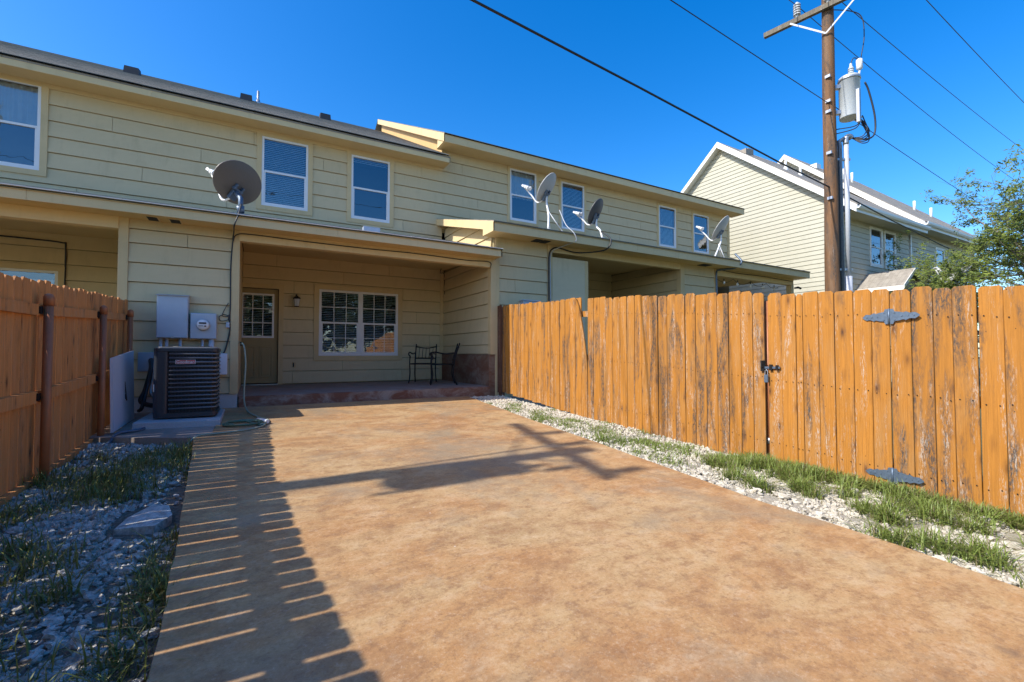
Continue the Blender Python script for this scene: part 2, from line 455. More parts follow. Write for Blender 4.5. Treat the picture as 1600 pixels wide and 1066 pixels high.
def shingle_mat(name, a, b):
    t = NT(name); v = t.coords()
    n = t.noise(t.coords((1, 3, 3)), 2.4, 5, 0.7); f = t.noise(v, 120, 3, 0.8)
    br = t.n.new('ShaderNodeTexBrick'); br.inputs['Scale'].default_value = 1
    br.inputs['Brick Width'].default_value = 0.3; br.inputs['Row Height'].default_value = 0.14; br.inputs['Mortar Size'].default_value = 0.004
    br.inputs['Color1'].default_value = (*a, 1); br.inputs['Color2'].default_value = (*b, 1); br.inputs['Mortar'].default_value = (*sc(a, 0.4), 1)
    t.link(t.tc.outputs['Object'], br.inputs['Vector'])
    c = t.mix(t.ramp(n, [(0.35, 0), (0.7, 0.7)]), br.outputs[0], sc(b, 1.15))
    c = t.mix(t.ramp(f, [(0.4, 0.5), (0.55, 0)]), c, sc(a, 0.5))
    return t.done(c, 0.95, f, 0.6, 0.006)
M['shingle'] = shingle_mat('dark weathered shingle', (0.19, 0.165, 0.13), (0.31, 0.275, 0.22))
M['shingle_pale'] = shingle_mat('tan weathered shingle', (0.27, 0.235, 0.19), (0.37, 0.33, 0.27))
M['shingle_sunlit'] = simple('shingle edge in sunlit tone', (0.70, 0.68, 0.64), 0.8, 0, 0.25, 9)  # sunlight on the eave shingles put into a whitened colour

# ------------------------------------------------------------------ ground, slab, walks
def slab_z(y): return 0.045 * y
def yard_z(y): return 0.045 * max(-4.0, min(9.0, y))

g = MB()
ys = [-150, -40, -4, 0, 3, 6, 9, 40, 150]
xs = [-150, -40, -8, 0, 8, 40, 150]
for i in range(len(xs) - 1):
    for j in range(len(ys) - 1):
        g.face([(xs[a], ys[b], yard_z(ys[b]) - 0.16) for a, b in ((i, j), (i + 1, j), (i + 1, j + 1), (i, j + 1))])
tag(part('ground', g, M['lawn']), kind='structure')

# patio slab with slightly wavy sides
right_edge = [(-3.0, 3.34), (0.0, 3.33), (0.74, 3.34), (1.27, 3.37), (2.06, 3.33), (3.4, 3.41), (5.0, 3.47), (6.2, 3.53), (7.25, 3.60), (8.235, 3.66)]
left_edge = [(-3.0, -0.27), (0.0, -0.28), (2.03, -0.30), (2.9, -0.34), (4.26, -0.43), (5.3, -0.50), (6.06, -0.56)]
def lerp_tab(tab, y):
    if y <= tab[0][0]: return tab[0][1]
    for (a, b), (c, d) in zip(tab, tab[1:]):
        if y <= c: return b + (d - b) * (y - a) / (c - a)
    return tab[-1][1]
s = MB()
Y = -3.0
rows = []
while Y < 8.2351:
    xl = lerp_tab(left_edge, min(Y, 6.06)) if Y <= 6.10 else -0.40
    wob = 0.010 * mnoise.noise(Vector((0.3, Y * 2.3, 0))) + 0.006 * mnoise.noise(Vector((0.3, Y * 9, 2)))
    wob2 = 0.014 * mnoise.noise(Vector((7.3, Y * 2.1, 0))) + 0.006 * mnoise.noise(Vector((5.3, Y * 9, 2)))
    rows.append((Y, xl + wob, lerp_tab(right_edge, Y) + wob2)); Y += 0.1
rows[-1] = (8.235, -0.40, 3.66)
for (y0, l0, r0), (y1, l1, r1) in zip(rows, rows[1:]):
    s.face([(l0, y0, slab_z(y0)), (r0, y0, slab_z(y0)), (r1, y1, slab_z(y1)), (l1, y1, slab_z(y1))])
    s.face([(l0, y0, slab_z(y0)), (l1, y1, slab_z(y1)), (l1, y1, slab_z(y1) - 0.2), (l0, y0, slab_z(y0) - 0.2)])
    s.face([(r0, y0, slab_z(y0)), (r0, y0, slab_z(y0) - 0.2), (r1, y1, slab_z(y1) - 0.2), (r1, y1, slab_z(y1))])
tag(part('patio_slab', s, M['slab']), kind='structure')

w = MB()   # little walk the condenser stands on, a curb above the gravel
def quad_slab(mb, pts, zf, th):
    top = [(x, y, zf(y)) for x, y in pts]; bot = [(x, y, zf(y) - th) for x, y in pts]
    mb.face(top); n = len(pts)
    for k in range(n):
        mb.face([top[k], bot[k], bot[(k + 1) % n], top[(k + 1) % n]])
quad_slab(w, [(-1.60, 6.62), (-0.56, 6.13), (-0.403, 6.13), (-0.403, 8.24), (-1.60, 8.24)], lambda y: slab_z(y) - 0.006, 0.16)
tag(part('walk', w, M['curb']), kind='structure')

def bed(name, poly_rows, drop, m):
    b = MB()
    def z(x, y): return yard_z(y) - drop + 0.022 * mnoise.noise(Vector((x * 1.7, y * 1.7, 3.1)))
    for (y0, a0, b0), (y1, a1, b1) in zip(poly_rows, poly_rows[1:]):
        n = 8
        for k in range(n):
            p = [(a0 + (b0 - a0) * k / n, y0), (a0 + (b0 - a0) * (k + 1) / n, y0), (a1 + (b1 - a1) * (k + 1) / n, y1), (a1 + (b1 - a1) * k / n, y1)]
            b.face([(x, y, z(x, y)) for x, y in p], True)
    tag(part(name, b, m), kind='structure')
    return z
lrows = [(-3 + 0.2 * k, -1.75, lerp_tab(left_edge, -3 + 0.2 * k) + 0.03) for k in range(49)]
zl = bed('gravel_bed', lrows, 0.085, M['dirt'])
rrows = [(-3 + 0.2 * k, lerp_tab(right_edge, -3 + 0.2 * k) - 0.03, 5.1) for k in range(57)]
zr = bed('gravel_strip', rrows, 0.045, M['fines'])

# ------------------------------------------------------------------ lap siding
def frame(o, u, n):
    o = Vector(o); u = Vector(u); n = Vector(n)
    return lambda a, z, d=0.0: tuple(o + u * a + n * d + Vector((0, 0, z)))
def cells(u0, u1, z0, z1, ops):
    us = sorted({u0, u1} | {min(max(q, u0), u1) for o in ops for q in o[:2]})
    zs = sorted({z0, z1} | {min(max(q, z0), z1) for o in ops for q in o[2:]})
    for i in range(len(us) - 1):
        for j in range(len(zs) - 1):
            cu = (us[i] + us[i + 1]) / 2; cz = (zs[j] + zs[j + 1]) / 2
            if us[i + 1] - us[i] < 1e-4 or zs[j + 1] - zs[j] < 1e-4: continue
            if any(o[0] < cu < o[1] and o[2] < cz < o[3] for o in ops): continue
            yield us[i], us[i + 1], zs[j], zs[j + 1]
def wall_sheet(parent, P, u0, u1, z0, z1, ops, m, name='wall'):
    mb = MB()
    for a, b, c, d in cells(u0, u1, z0, z1, ops):
        mb.face([P(a, c, -0.022), P(b, c, -0.022), P(b, d, -0.022), P(a, d, -0.022)])
    return part(name, mb, m, parent)
def lap(parent, P, u0, u1, zs, ops, m, length=3.66, clip=None, t=0.028, offset=0.0, name='siding_board', seams=True, gap=0.011):
    """boards between consecutive zs; each board leans out at its lower edge and leaves an open joint under it"""
    for r in range(len(zs) - 1):
        z0, z1 = zs[r], zs[r + 1]
        lo0, hi0 = (u0, u1) if clip is None else clip(z0)
        lo1, hi1 = (u0, u1) if clip is None else clip(z1)
        if hi0 - lo0 < 0.05: continue
        zb0 = z0 + gap if z1 - z0 > 0.09 else z0 + 0.002
        start = u0 - ((r * 1.37 + offset) % length)
        spans = [(lo0, hi0)]
        for o in sorted(ops):
            if o[2] <= z0 + 1e-4 and o[3] >= z1 - 1e-4:
                nxt = []
                for a, b in spans:
                    if o[1] <= a or o[0] >= b: nxt.append((a, b)); continue
                    if o[0] > a + .02: nxt.append((a, o[0]))
                    if o[1] < b - .02: nxt.append((o[1], b))
                spans = nxt
        for slo, shi in spans:
            cut = [slo]
            x = start
            while x < shi:
                if x > slo + 0.25 and x < shi - 0.25 and seams: cut.append(x)
                x += length
            cut.append(shi)
            for a, b in zip(cut, cut[1:]):
                a2 = a + (0.003 if a != slo else 0); b2 = b - (0.003 if b != shi else 0)
                mb = MB()
                def off(z): return t - (t - 0.004) * (z - zb0) / (z1 - zb0)
                if clip is None:
                    for ua, ub, za, zb in cells(a2, b2, zb0, z1, ops):
                        mb.face([P(ua, za, off(za)), P(ub, za, off(za)), P(ub, zb, off(zb)), P(ua, zb, off(zb))])
                        if abs(za - zb0) < 1e-5: mb.face([P(ua, zb0, -0.018), P(ub, zb0, -0.018), P(ub, zb0, t), P(ua, zb0, t)])
                        if abs(zb - z1) < 1e-5: mb.face([P(ua, z1, off(z1)), P(ub, z1, off(z1)), P(ub, z1, -0.018), P(ua, z1, -0.018)])
                        if abs(ua - a2) < 1e-5: mb.face([P(ua, za, -0.018), P(ua, za, off(za)), P(ua, zb, off(zb)), P(ua, zb, -0.018)])
                        if abs(ub - b2) < 1e-5: mb.face([P(ub, za, off(za)), P(ub, za, -0.018), P(ub, zb, -0.018), P(ub, zb, off(zb))])
                else:
                    a3, b3 = max(a2, lo1), min(b2, hi1)
                    if b3 < a3: a3 = b3 = min(max((a3 + b3) / 2, a2), b2)
                    mb.face([P(a2, zb0, t), P(b2, zb0, t), P(b3, z1, 0.004), P(a3, z1, 0.004)])
                    mb.face([P(a2, zb0, -0.018), P(b2, zb0, -0.018), P(b2, zb0, t), P(a2, zb0, t)])
                    mb.face([P(a3, z1, 0.004), P(b3, z1, 0.004), P(b3, z1, -0.018), P(a3, z1, -0.018)])
                    mb.face([P(a2, zb0, -0.018), P(a2, zb0, t), P(a3, z1, 0.004), P(a3, z1, -0.018)])
                    mb.face([P(b2, zb0, t), P(b2, zb0, -0.018), P(b3, z1, -0.018), P(b3, z1, 0.004)])
                if mb.f: part(name, mb, m, parent, at=P((a + b) / 2, z0))

# ------------------------------------------------------------------ windows (built facing -Y)
def muntin(mb, axis, c, a, b, y, wdt):
    if axis == 'v': mb.box(c - wdt / 2, c + wdt / 2, y - 0.008, y + 0.004, a, b)
    else: mb.box(a, b, y - 0.0085, y + 0.0035, c - wdt / 2, c + wdt / 2)
def hung_window(bld, x0, x1, z0, z1, y, grid=None, blind='slats', trim=0.085, trim_m='trim', frame_m='white', tt=0.038, fw=0.042, sash_split=0.5, blind_top=0.0, blind_bottom=0.0, big=True):
    """single-hung window; part window > frame pieces, panes, bars, blind"""
    c = ((x0 + x1) / 2, y, (z0 + z1) / 2)
    fr = MB()
    yf, yb = y - 0.030, y + 0.03
    for a, b, cc, d in ((x0, x0 + fw, z0, z1), (x1 - fw, x1, z0, z1), (x0 + fw, x1 - fw, z1 - fw, z1), (x0 + fw, x1 - fw, z0, z0 + fw)):
        fr.box(a, b, yf, yb, cc, d)
    win = part('window', fr, M[frame_m], bld, at=c)
    zm = z0 + (z1 - z0) * sash_split
    if trim:
        tm = MB()
        yt = y - tt
        tm.box(x0 - trim, x0 - 0.001, yt, y + 0.002, z0 - trim, z1 + trim)
        tm.box(x1 + 0.001, x1 + trim, yt, y + 0.002, z0 - trim, z1 + trim)
        tm.box(x0 - 0.001, x1 + 0.001, yt + 0.001, y + 0.002, z1 + 0.001, z1 + trim)
        tm.box(x0 - 0.001, x1 + 0.001, yt + 0.001, y + 0.002, z0 - trim, z0 - 0.001)
        part('casing', tm, M[trim_m], win, at=c)
    # sashes
    mr = MB(); mr.box(x0 + fw, x1 - fw, y - 0.020, y + 0.012, zm - 0.018, zm + 0.022)
    part('meeting_rail', mr, M[frame_m], win, at=c)
    lo = MB(); sw = 0.030
    for a, b, cc, d in ((x0 + fw, x0 + fw + sw, z0 + fw, zm - 0.018), (x1 - fw - sw, x1 - fw, z0 + fw, zm - 0.018), (x0 + fw + sw, x1 - fw - sw, z0 + fw, z0 + fw + sw)):
        lo.box(a, b, y - 0.014, y + 0.016, cc, d)
    part('lower_sash', lo, M[frame_m], win, at=c)
    p1 = MB(); p1.face([(x0 + fw, y - 0.004, zm), (x1 - fw, y - 0.004, zm), (x1 - fw, y - 0.004, z1 - fw), (x0 + fw, y - 0.004, z1 - fw)])
    part('pane', p1, M['glass'], win, at=c)
    p2 = MB(); p2.face([(x0 + fw + sw, y + 0.006, z0 + fw + sw), (x1 - fw - sw, y + 0.006, z0 + fw + sw), (x1 - fw - sw, y + 0.006, zm - 0.018), (x0 + fw + sw, y + 0.006, zm - 0.018)])
    part('pane', p2, M['glass'], win, at=c)
    if grid:
        nc, nr = grid
        for (za, zb, yy, xa, xb) in ((zm + 0.02, z1 - fw, y - 0.006, x0 + fw, x1 - fw), (z0 + fw + sw, zm - 0.018, y + 0.004, x0 + fw + sw, x1 - fw - sw)):
            for k in range(1, nc):
                mb = MB(); muntin(mb, 'v', xa + (xb - xa) * k / nc, za, zb, yy, 0.014); part('muntin', mb, M[frame_m], win, at=c)
            for k in range(1, nr):
                mb = MB(); muntin(mb, 'h', za + (zb - za) * k / nr, xa, xb, yy, 0.014); part('muntin', mb, M[frame_m], win, at=c)
    # shallow box behind, its near-black colour standing in for an unlit room
    rm = MB(); d = 0.55
    X0, X1, Z0, Z1 = x0 + 0.005, x1 - 0.005, z0 + 0.005, z1 - 0.005
    ya = y + 0.031
    rm.face([(X0, ya + d, Z0), (X1, ya + d, Z0), (X1, ya + d, Z1), (X0, ya + d, Z1)])
    rm.face([(X0, ya, Z0), (X0, ya + d, Z0), (X0, ya + d, Z1), (X0, ya, Z1)]); rm.face([(X1, ya, Z0), (X1, ya, Z1), (X1, ya + d, Z1), (X1, ya + d, Z0)])
    rm.face([(X0, ya, Z1), (X0, ya + d, Z1), (X1, ya + d, Z1), (X1, ya, Z1)]); rm.face([(X0, ya, Z0), (X1, ya, Z0), (X1, ya + d, Z0), (X0, ya + d, Z0)])
    part('dark_backing', rm, M['dark'], win, at=c)
    if blind:
        bl = MB(); yb = y + 0.085
        za, zb = z0 + 0.03 + blind_bottom * (z1 - z0), z1 - 0.03 - blind_top * (z1 - z0)
        if blind == 'slats' or blind == 'open':
            zc = zb; tilt = 0.010 if blind == 'open' else 0.017
            bl.box(x0 + 0.02, x1 - 0.02, yb - 0.02, yb + 0.02, zb - 0.005, zb + 0.03)
            while zc > za:
                dy = 0.020
                bl.face([(x0 + 0.02, yb - dy, zc - tilt), (x1 - 0.02, yb - dy, zc - tilt), (x1 - 0.02, yb + dy, zc + tilt), (x0 + 0.02, yb + dy, zc + tilt)])
                zc -= 0.040
        else:
            n = 40
            for k in range(n):
                a = x0 + 0.02 + (x1 - x0 - 0.04) * k / n; b = x0 + 0.02 + (x1 - x0 - 0.04) * (k + 1) / n
                f = lambda q: yb + 0.014 * math.sin(q * 55) + 0.008 * math.sin(q * 23 + 1)
                bl.face([(a, f(a), za), (b, f(b), za), (b, f(b), zb), (a, f(a), zb)], True)
        o = part('blind' if blind != 'curtain' else 'curtain', bl, M['curtain' if blind == 'curtain' else 'blind'], win, at=c)
        if blind != 'curtain': o['kind'] = 'stuff'
    return win

def shed_roof(bld, x0, x1, y0, z0, y1, z1, th=0.03, course=0.145, m='shingle', name='roof'):
    """stepped shingle courses from eave (y0,z0) up to (y1,z1)"""
    mb = MB(); L = math.hypot(y1 - y0, z1 - z0); n = max(2, int(L / course))
    for k in range(n):
        a, b = k / n, (k + 1) / n
        ya, yb = y0 + (y1 - y0) * a, y0 + (y1 - y0) * b; za, zb = z0 + (z1 - z0) * a, z0 + (z1 - z0) * b
        xx = x0
        mb.face([(x0, ya, za + 0.006), (x1, ya, za + 0.006), (x1, yb, zb + 0.002), (x0, yb, zb + 0.002)])
        mb.face([(x0, ya, za - 0.008), (x1, ya, za - 0.008), (x1, ya, za + 0.006), (x0, ya, za + 0.006)])
    for x in (x0, x1):
        mb.face([(x, y0, z0 - 0.03), (x, y1, z1 - 0.03), (x, y1, z1 + 0.005), (x, y0, z0 + 0.005)])
    mb.face([(x0, y0, z0 - 0.03), (x0, y1, z1 - 0.03), (x1, y1, z1 - 0.03), (x1, y0, z0 - 0.03)])
    return part(name, mb, M[m], bld)

# ================================================================== TOWNHOUSE 1 (lower roof; units left and centre)
F, B = 8.25, 10.95
FLOOR = 0.54
th1 = thing('townhouse', 'olive townhouse with the lower shingle roof and the open porch behind the patio', 'townhouse', (1.0, B, 0.4))
PB = frame((0, B, 0), (1, 0, 0), (0, -1, 0))
PF = frame((0, F, 0), (1, 0, 0), (0, -1, 0))
win_up = [(-4.22, -3.30, 4.40, 5.92), (0.10, 1.0, 4.35, 5.83), (1.92, 2.81, 4.34, 5.83)]
tr = 0.095
ops_up = [(a - 0.03, b + 0.03, c - 0.03, d + 0.03) for a, b, c, d in win_up]
wall_sheet(th1, PB, -9.5, 4.15, 4.0, 6.05, ops_up, M['wall'])
lap(th1, PB, -9.5, 4.15, [4.04] + [4.185 + 0.2835 * k for k in range(7)], ops_up, M['siding'], offset=0.63)
frb = MB(); frb.box(-9.5, 4.15, B - 0.034, B, 5.887, 6.0); part('frieze_board', frb, M['trim'], th1)
hung_window(th1, *win_up[0], B, None, 'curtain', tr, blind_bottom=0.5)
hung_window(th1, *win_up[1], B, None, 'slats', tr)
hung_window(th1, *win_up[2], B, None, 'slats', tr, blind_bottom=0.90, sash_split=0.49)

# main roof, fascia, soffit
EY, EZ = 10.50, 6.13
RY, RZ = 17.4, 9.70
shed_roof(th1, -9.8, 4.14, EY - 0.03, EZ, RY, RZ, course=0.145)
rb = MB(); rb.face([(-9.8, RY, RZ), (4.14, RY, RZ), (4.14, 24.3, 6.1), (-9.8, 24.3, 6.1)]); part('rear_roof', rb, M['shingle'], th1)
ext = MB(); ext.box(4.139, 4.20, EY - 0.03, 11.0, EZ - 0.03, EZ + 0.012)
x = -9.8
while x < 4.19:
    x2 = min(x + 4.05, 4.20)
    f_ = MB(); f_.box(x, x2 - 0.003, EY, EY + 0.02, EZ - 0.175, EZ - 0.032); part('fascia_board', f_, M['fascia'], th1, at=((x + x2) / 2, EY, EZ)); x = x2
d_ = MB(); d_.box(-9.8, 4.20, EY - 0.006, EY - 0.001, EZ - 0.065, EZ - 0.031); part('drip_edge', d_, M['shingle'], th1)
so = MB(); so.face([(-9.8, EY + 0.02, EZ - 0.165), (4.20, EY + 0.02, EZ - 0.165), (4.20, B, EZ - 0.165), (-9.8, B, EZ - 0.165)]); part('soffit', so, M['soffit'], th1)
eo = MB(); eo.prism([(EY, EZ - 0.175), (B + 0.05, EZ - 0.175), (B + 0.05, EZ + 0.19), (EY, EZ - 0.035)], 0, 4.181, 4.20); part('end_board', eo, M['fascia'], th1)
es = MB(); es.face([(4.14, EY - 0.03, EZ + 0.006), (4.21, EY - 0.03, EZ + 0.006), (4.21, B + 0.1, EZ + 0.30), (4.14, B + 0.1, EZ + 0.30)]); part('roof_edge', es, M['shingle'], th1)
# vents on the roof
slope1 = (RZ - EZ) / (RY - EY)
def roof_z(y): return EZ + slope1 * (y - EY)
for (vx, vy) in ((-2.95, 15.6), (-0.30, 16.2), (1.93, 15.8)):
    v = MB(); z = roof_z(vy)
    v.hexa([(vx - .17, vy - .17, z - .11), (vx + .17, vy - .17, z - .11), (vx + .17, vy + .17, z + .02), (vx - .17, vy + .17, z + .02),
            (vx - .15, vy - .15, z + .12), (vx + .15, vy - .15, z + .12), (vx + .15, vy + .15, z + .20), (vx - .15, vy + .15, z + .20)])
    part('roof_vent', v, M['vent'], th1, at=(vx, vy, z))
v = MB(); v.tube([(0.02, 16.2, roof_z(16.2) - .1), (0.02, 16.2, roof_z(16.2) + .38)], 0.035, 10)
v.lathe([(0.09, -0.1), (0.05, 0.1)], (0.02, 16.2, roof_z(16.2)), n=10); part('vent_pipe', v, M['steel'], th1)
# house sides
sd = MB(); sd.face([(-9.5, B, 0), (-9.5, 23.9, 0), (-9.5, 23.9, 6.0), (-9.5, 17.4, 9.5), (-9.5, B, 6.0)]); part('side_wall', sd, M['siding'], th1)

bw = MB(); bw.face([(-9.5, 23.9, 0), (4.14, 23.9, 0), (4.14, 23.9, 6.2), (-9.5, 23.9, 6.2)]); bw.face([(4.14, 11.4, 0), (4.14, 23.9, 0), (4.14, 23.9, 6.2), (4.14, 17.4, 9.6), (4.14, 11.4, 6.5)]); bw.face([(-9.5, 11.7, 0), (4.14, 11.7, 0), (4.14, 11.7, 6.5), (-9.5, 11.7, 6.5)])
part('light_block_wall', bw, M['dark'], th1)  # unseen dark sheets added to stop sky light leaking round the door
# --- porch roof
PY, PZ = 7.85, 3.262
WZ = 4.115
shed_roof(th1, -9.8, 4.24, PY - 0.02, PZ, B, WZ, course=0.14, m='shingle_pale')  # paler shingles than the main roof, so the thin sliver looks sunlit
xs_ = -9.8 + 0.0
me_tab = None
k = 0
while xs_ < 4.23:
    x2 = min(xs_ + 0.305, 4.245)
    if xs_ > -5.2:
        if me_tab is None:
            t_ = MB(); t_.box(-0.15, 0.15, -0.055, 0.14, 0.0, 0.013); me_tab = t_.mesh('shingle', M['shingle_sunlit'])
        shared('shingle', me_tab, th1, ((xs_ + x2) / 2, PY + 0.015 + rnd.uniform(-.004, .004), PZ + 0.004 + rnd.uniform(0, 0.004)), ((x2 - xs_) / 0.303, 1, 1), (math.atan(0.277) * 0.7, 0, rnd.uniform(-.01, .01)))
    xs_ = x2
x = -9.8
while x < 4.23:
    x2 = min(x + 3.66, 4.24)
    f_ = MB(); f_.box(x, x2 - 0.003, PY, PY + 0.022, PZ - 0.150, PZ - 0.016); part('fascia_board', f_, M['fascia'], th1, at=((x + x2) / 2, PY, PZ)); x = x2
so = MB(); so.face([(-9.8, PY + 0.022, PZ - 0.142), (4.24, PY + 0.022, PZ - 0.142), (4.24, F + 0.03, PZ - 0.142), (-9.8, F + 0.03, PZ - 0.142)]); part('soffit', so, M['soffit'], th1)
eo = MB(); eo.prism([(PY, PZ - 0.150), (F + 0.1, PZ - 0.150), (B, WZ - 0.15), (B, WZ - 0.03), (PY, PZ - 0.018)], 0, 4.216, 4.238); part('end_board', eo, M['fascia'], th1)
# headers over the porch openings
ZS = PZ - 0.142
for a, b in ((-9.5, -3.86), (-3.857, -1.665), (-0.215, 1.02), (1.023, 4.18)):
    h = MB(); h.box(a, b, F - 0.05, F + 0.10, 2.955, ZS - 0.001); part('header', h, M['fascia'], th1, at=((a + b) / 2, F, 3))
ce = MB(); ce.face([(-9.5, F + 0.1, 3.20), (-1.66, F + 0.1, 3.20), (-1.66, B, 3.32), (-9.5, B, 3.32)]); ce.face([(-0.2, F + 0.1, 3.20), (4.2, F + 0.1, 3.20), (4.2, B, 3.32), (-0.2, B, 3.32)])
part('porch_ceiling', ce, M['soffit'], th1)
# pier between the two porches
wall_sheet(th1, PF, -1.65, -0.21, 0.5, ZS, [], M['wall'], 'pier_wall')
pz = [0.585] + [2.77 - 0.277 * k for k in range(7, -1, -1)] + [2.972, ZS]
lap(th1, PF, -1.555, -0.312, pz, [], M['siding'], 3.66, None, 0.028, 3.0)
for a, b in ((-1.665, -1.556), (-0.311, -0.205)):
    p = MB(); p.box(a, b, F - 0.036, F + 0.10, 0.585 if a > -1 else 0.42, ZS if a < -1 else 3.118); part('corner_board', p, M['trim'], th1, at=((a + b) / 2, F, 2))
sd = MB(); sd.face([(-1.655, F, .3), (-1.655, B, .3), (-1.655, B, 3.4), (-1.655, F, 3.4)]); sd.face([(-0.215, F, .3), (-0.215, B, .3), (-0.215, B, 3.4), (-0.215, F, 3.4)])
part('pier_side', sd, M['siding'], th1)
fd = MB(); fd.box(-1.64, -0.207, F - 0.012, F + 0.06, 0.20, 0.583); part('foundation', fd, M['pad'], th1)
# porch floor and step
fl = MB()
n = 40
for k in range(n):
    a, b = -0.19 + (4.16 + 0.19) * k / n, -0.19 + (4.16 + 0.19) * (k + 1) / n
    e = lambda q: F - 0.010 + 0.012 * mnoise.noise(Vector((q * 3.1, 0, 0))) + 0.006 * mnoise.noise(Vector((q * 13, 4, 0)))
    bz = lambda q: FLOOR - 0.012 + 0.008 * mnoise.noise(Vector((q * 9, 8, 0)))
    fl.face([(a, e(a) - 0.008, bz(a)), (a, e(a) - 0.004, 0.2), (b, e(b) - 0.004, 0.2), (b, e(b) - 0.008, bz(b))][::-1], True)
    fl.face([(a, e(a) - 0.008, bz(a)), (b, e(b) - 0.008, bz(b)), (b, e(b) + 0.02, FLOOR), (a, e(a) + 0.02, FLOOR)], True)
tag(part('porch_step', fl, M['step'], th1))
fp = MB(); fp.face([(-0.213, F + 0.005, FLOOR), (4.2, F + 0.005, FLOOR), (4.2, B, FLOOR), (-0.213, B, FLOOR)]); part('porch_floor', fp, M['porch'], th1)
fp = MB(); fp.face([(-9.5, F - 0.01, FLOOR), (-1.66, F - 0.01, FLOOR), (-1.66, B, FLOOR), (-9.5, B, FLOOR)]); fp.face([(-9.5, F - 0.01, 0.1), (-1.66, F - 0.01, 0.1), (-1.66, F - 0.01, FLOOR), (-9.5, F - 0.01, FLOOR)]); part('porch_floor', fp, M['porch'], th1)
# back wall of the centre porch
door = (-0.30, 0.46, FLOOR + 0.01, 2.585)
pw = (1.26, 3.03, 1.155, 2.64)
ops_b = [(door[0] - 0.2, door[1], 0, door[3]), (pw[0] - 0.03, pw[1] + 0.03, pw[2] - 0.03, pw[3] + 0.03)]
wall_sheet(th1, PB, -0.21, 4.2, FLOOR, 3.4, ops_b, M['wall'], 'porch_back_wall')
bz = [FLOOR + 0.012, 0.82] + [0.82 + 0.28 * k for k in range(1, 9)] + [3.33]
lap(th1, PB, -0.21, 4.105, bz, ops_b, M['siding'], 2.4, None, 0.028, 1.45)
cb = MB(); cb.box(4.106, 4.196, B - 0.036, B, FLOOR + 0.01, 3.32); part('corner_board', cb, M['trim'], th1)
# twin window
tmw = MB(); yt = B - 0.040; T = 0.105
tmw.box(pw[0] - T, pw[0] - 0.001, yt, B, pw[2] - T, pw[3] + T); tmw.box(pw[1] + 0.001, pw[1] + T, yt, B, pw[2] - T, pw[3] + T)
tmw.box(pw[0] - 0.001, pw[1] + 0.001, yt + 0.001, B, pw[3] + 0.001, pw[3] + T); tmw.box(pw[0] - 0.001, pw[1] + 0.001, yt + 0.001, B, pw[2] - T, pw[2] - 0.001)
part('casing', tmw, M['trim'], th1)
xm = (pw[0] + pw[1]) / 2 + 0.01
hung_window(th1, pw[0], xm - 0.001, pw[2], pw[3], B, (3, 2), 'open', 0, fw=0.05)
hung_window(th1, xm + 0.001, pw[1], pw[2], pw[3], B, (3, 2), 'open', 0, fw=0.05)
# back door
dx0, dx1, dz0, dz1 = door
fr = MB(); fr.box(dx1, dx1 + 0.09, B - 0.038, B + 0.02, FLOOR + 0.005, dz1 + 0.09); fr.box(dx0 - 0.2, dx1, B - 0.037, B + 0.02, dz1, dz1 + 0.09)
part('door_frame', fr, M['trim'], th1)
yd = B + 0.035
lx0, lx1, lz0, lz1 = -0.215, 0.355, 1.555, 2.455
dm = MB()
for a, b, c, d in cells(dx0, dx1 - 0.012, dz0 + 0.03, dz1 - 0.012, [(lx0, lx1, lz0, lz1)]):
    dm.box(a, b, yd, yd + 0.04, c, d)
dr = part('door', dm, M['door'], th1, at=(dx0, yd, 1.5))
lf = MB()
for a, b, c, d in ((lx0 - .02, lx0 + .018, lz0 - .02, lz1 + .02), (lx1 - .018, lx1 + .02, lz0 - .02, lz1 + .02), (lx0 + .018, lx1 - .018, lz1 - .018, lz1 + .02), (lx0 + .018, lx1 - .018, lz0 - .02, lz0 + .018)):
    lf.box(a, b, yd - 0.014, yd + 0.03, c, d)
part('lite_frame', lf, M['white'], dr)
for k in (1, 2):
    mb = MB(); muntin(mb, 'v', lx0 + (lx1 - lx0) * k / 3, lz0 + .018, lz1 - .018, yd, 0.016); part('muntin', mb, M['white'], dr)
    mb = MB(); muntin(mb, 'h', lz0 + (lz1 - lz0) * k / 3, lx0 + .018, lx1 - .018, yd, 0.016); part('muntin', mb, M['white'], dr)
mb = MB(); mb.face([(lx0, yd + .01, lz0), (lx1, yd + .01, lz0), (lx1, yd + .01, lz1), (lx0, yd + .01, lz1)]); part('pane', mb, M['glass'], dr)
mb = MB(); mb.face([(lx0 - .1, yd + .4, lz0 - .1), (lx1 + .1, yd + .4, lz0 - .1), (lx1 + .1, yd + .4, lz1 + .1), (lx0 - .1, yd + .4, lz1 + .1)]); part('dark_backing', mb, M['dark'], dr)  # black sheet painted for the unlit room behind the door
bl = MB(); zc = lz1
while zc > lz0:
    bl.face([(lx0, yd + 0.04, zc - 0.008), (lx1, yd + 0.04, zc - 0.008), (lx1, yd + 0.072, zc + 0.008), (lx0, yd + 0.072, zc + 0.008)]); zc -= 0.036
part('blind', bl, M['blind'], dr)['kind'] = 'stuff'
for cx in (-0.09, 0.23):
    pm = MB(); a, b, c, d = cx - 0.125, cx + 0.125, 0.70, 1.36
    for q in ((a, a + .025, c, d), (b - .025, b, c, d), (a + .025, b - .025, d - .025, d), (a + .025, b - .025, c, c + .025)):
        pm.box(q[0], q[1], yd - 0.010, yd, q[2], q[3])
    pm.box(a + .05, b - .05, yd - 0.006, yd, c + .05, d - .05)
    part('door_panel', pm, M['door'], dr, bevel=0.004)
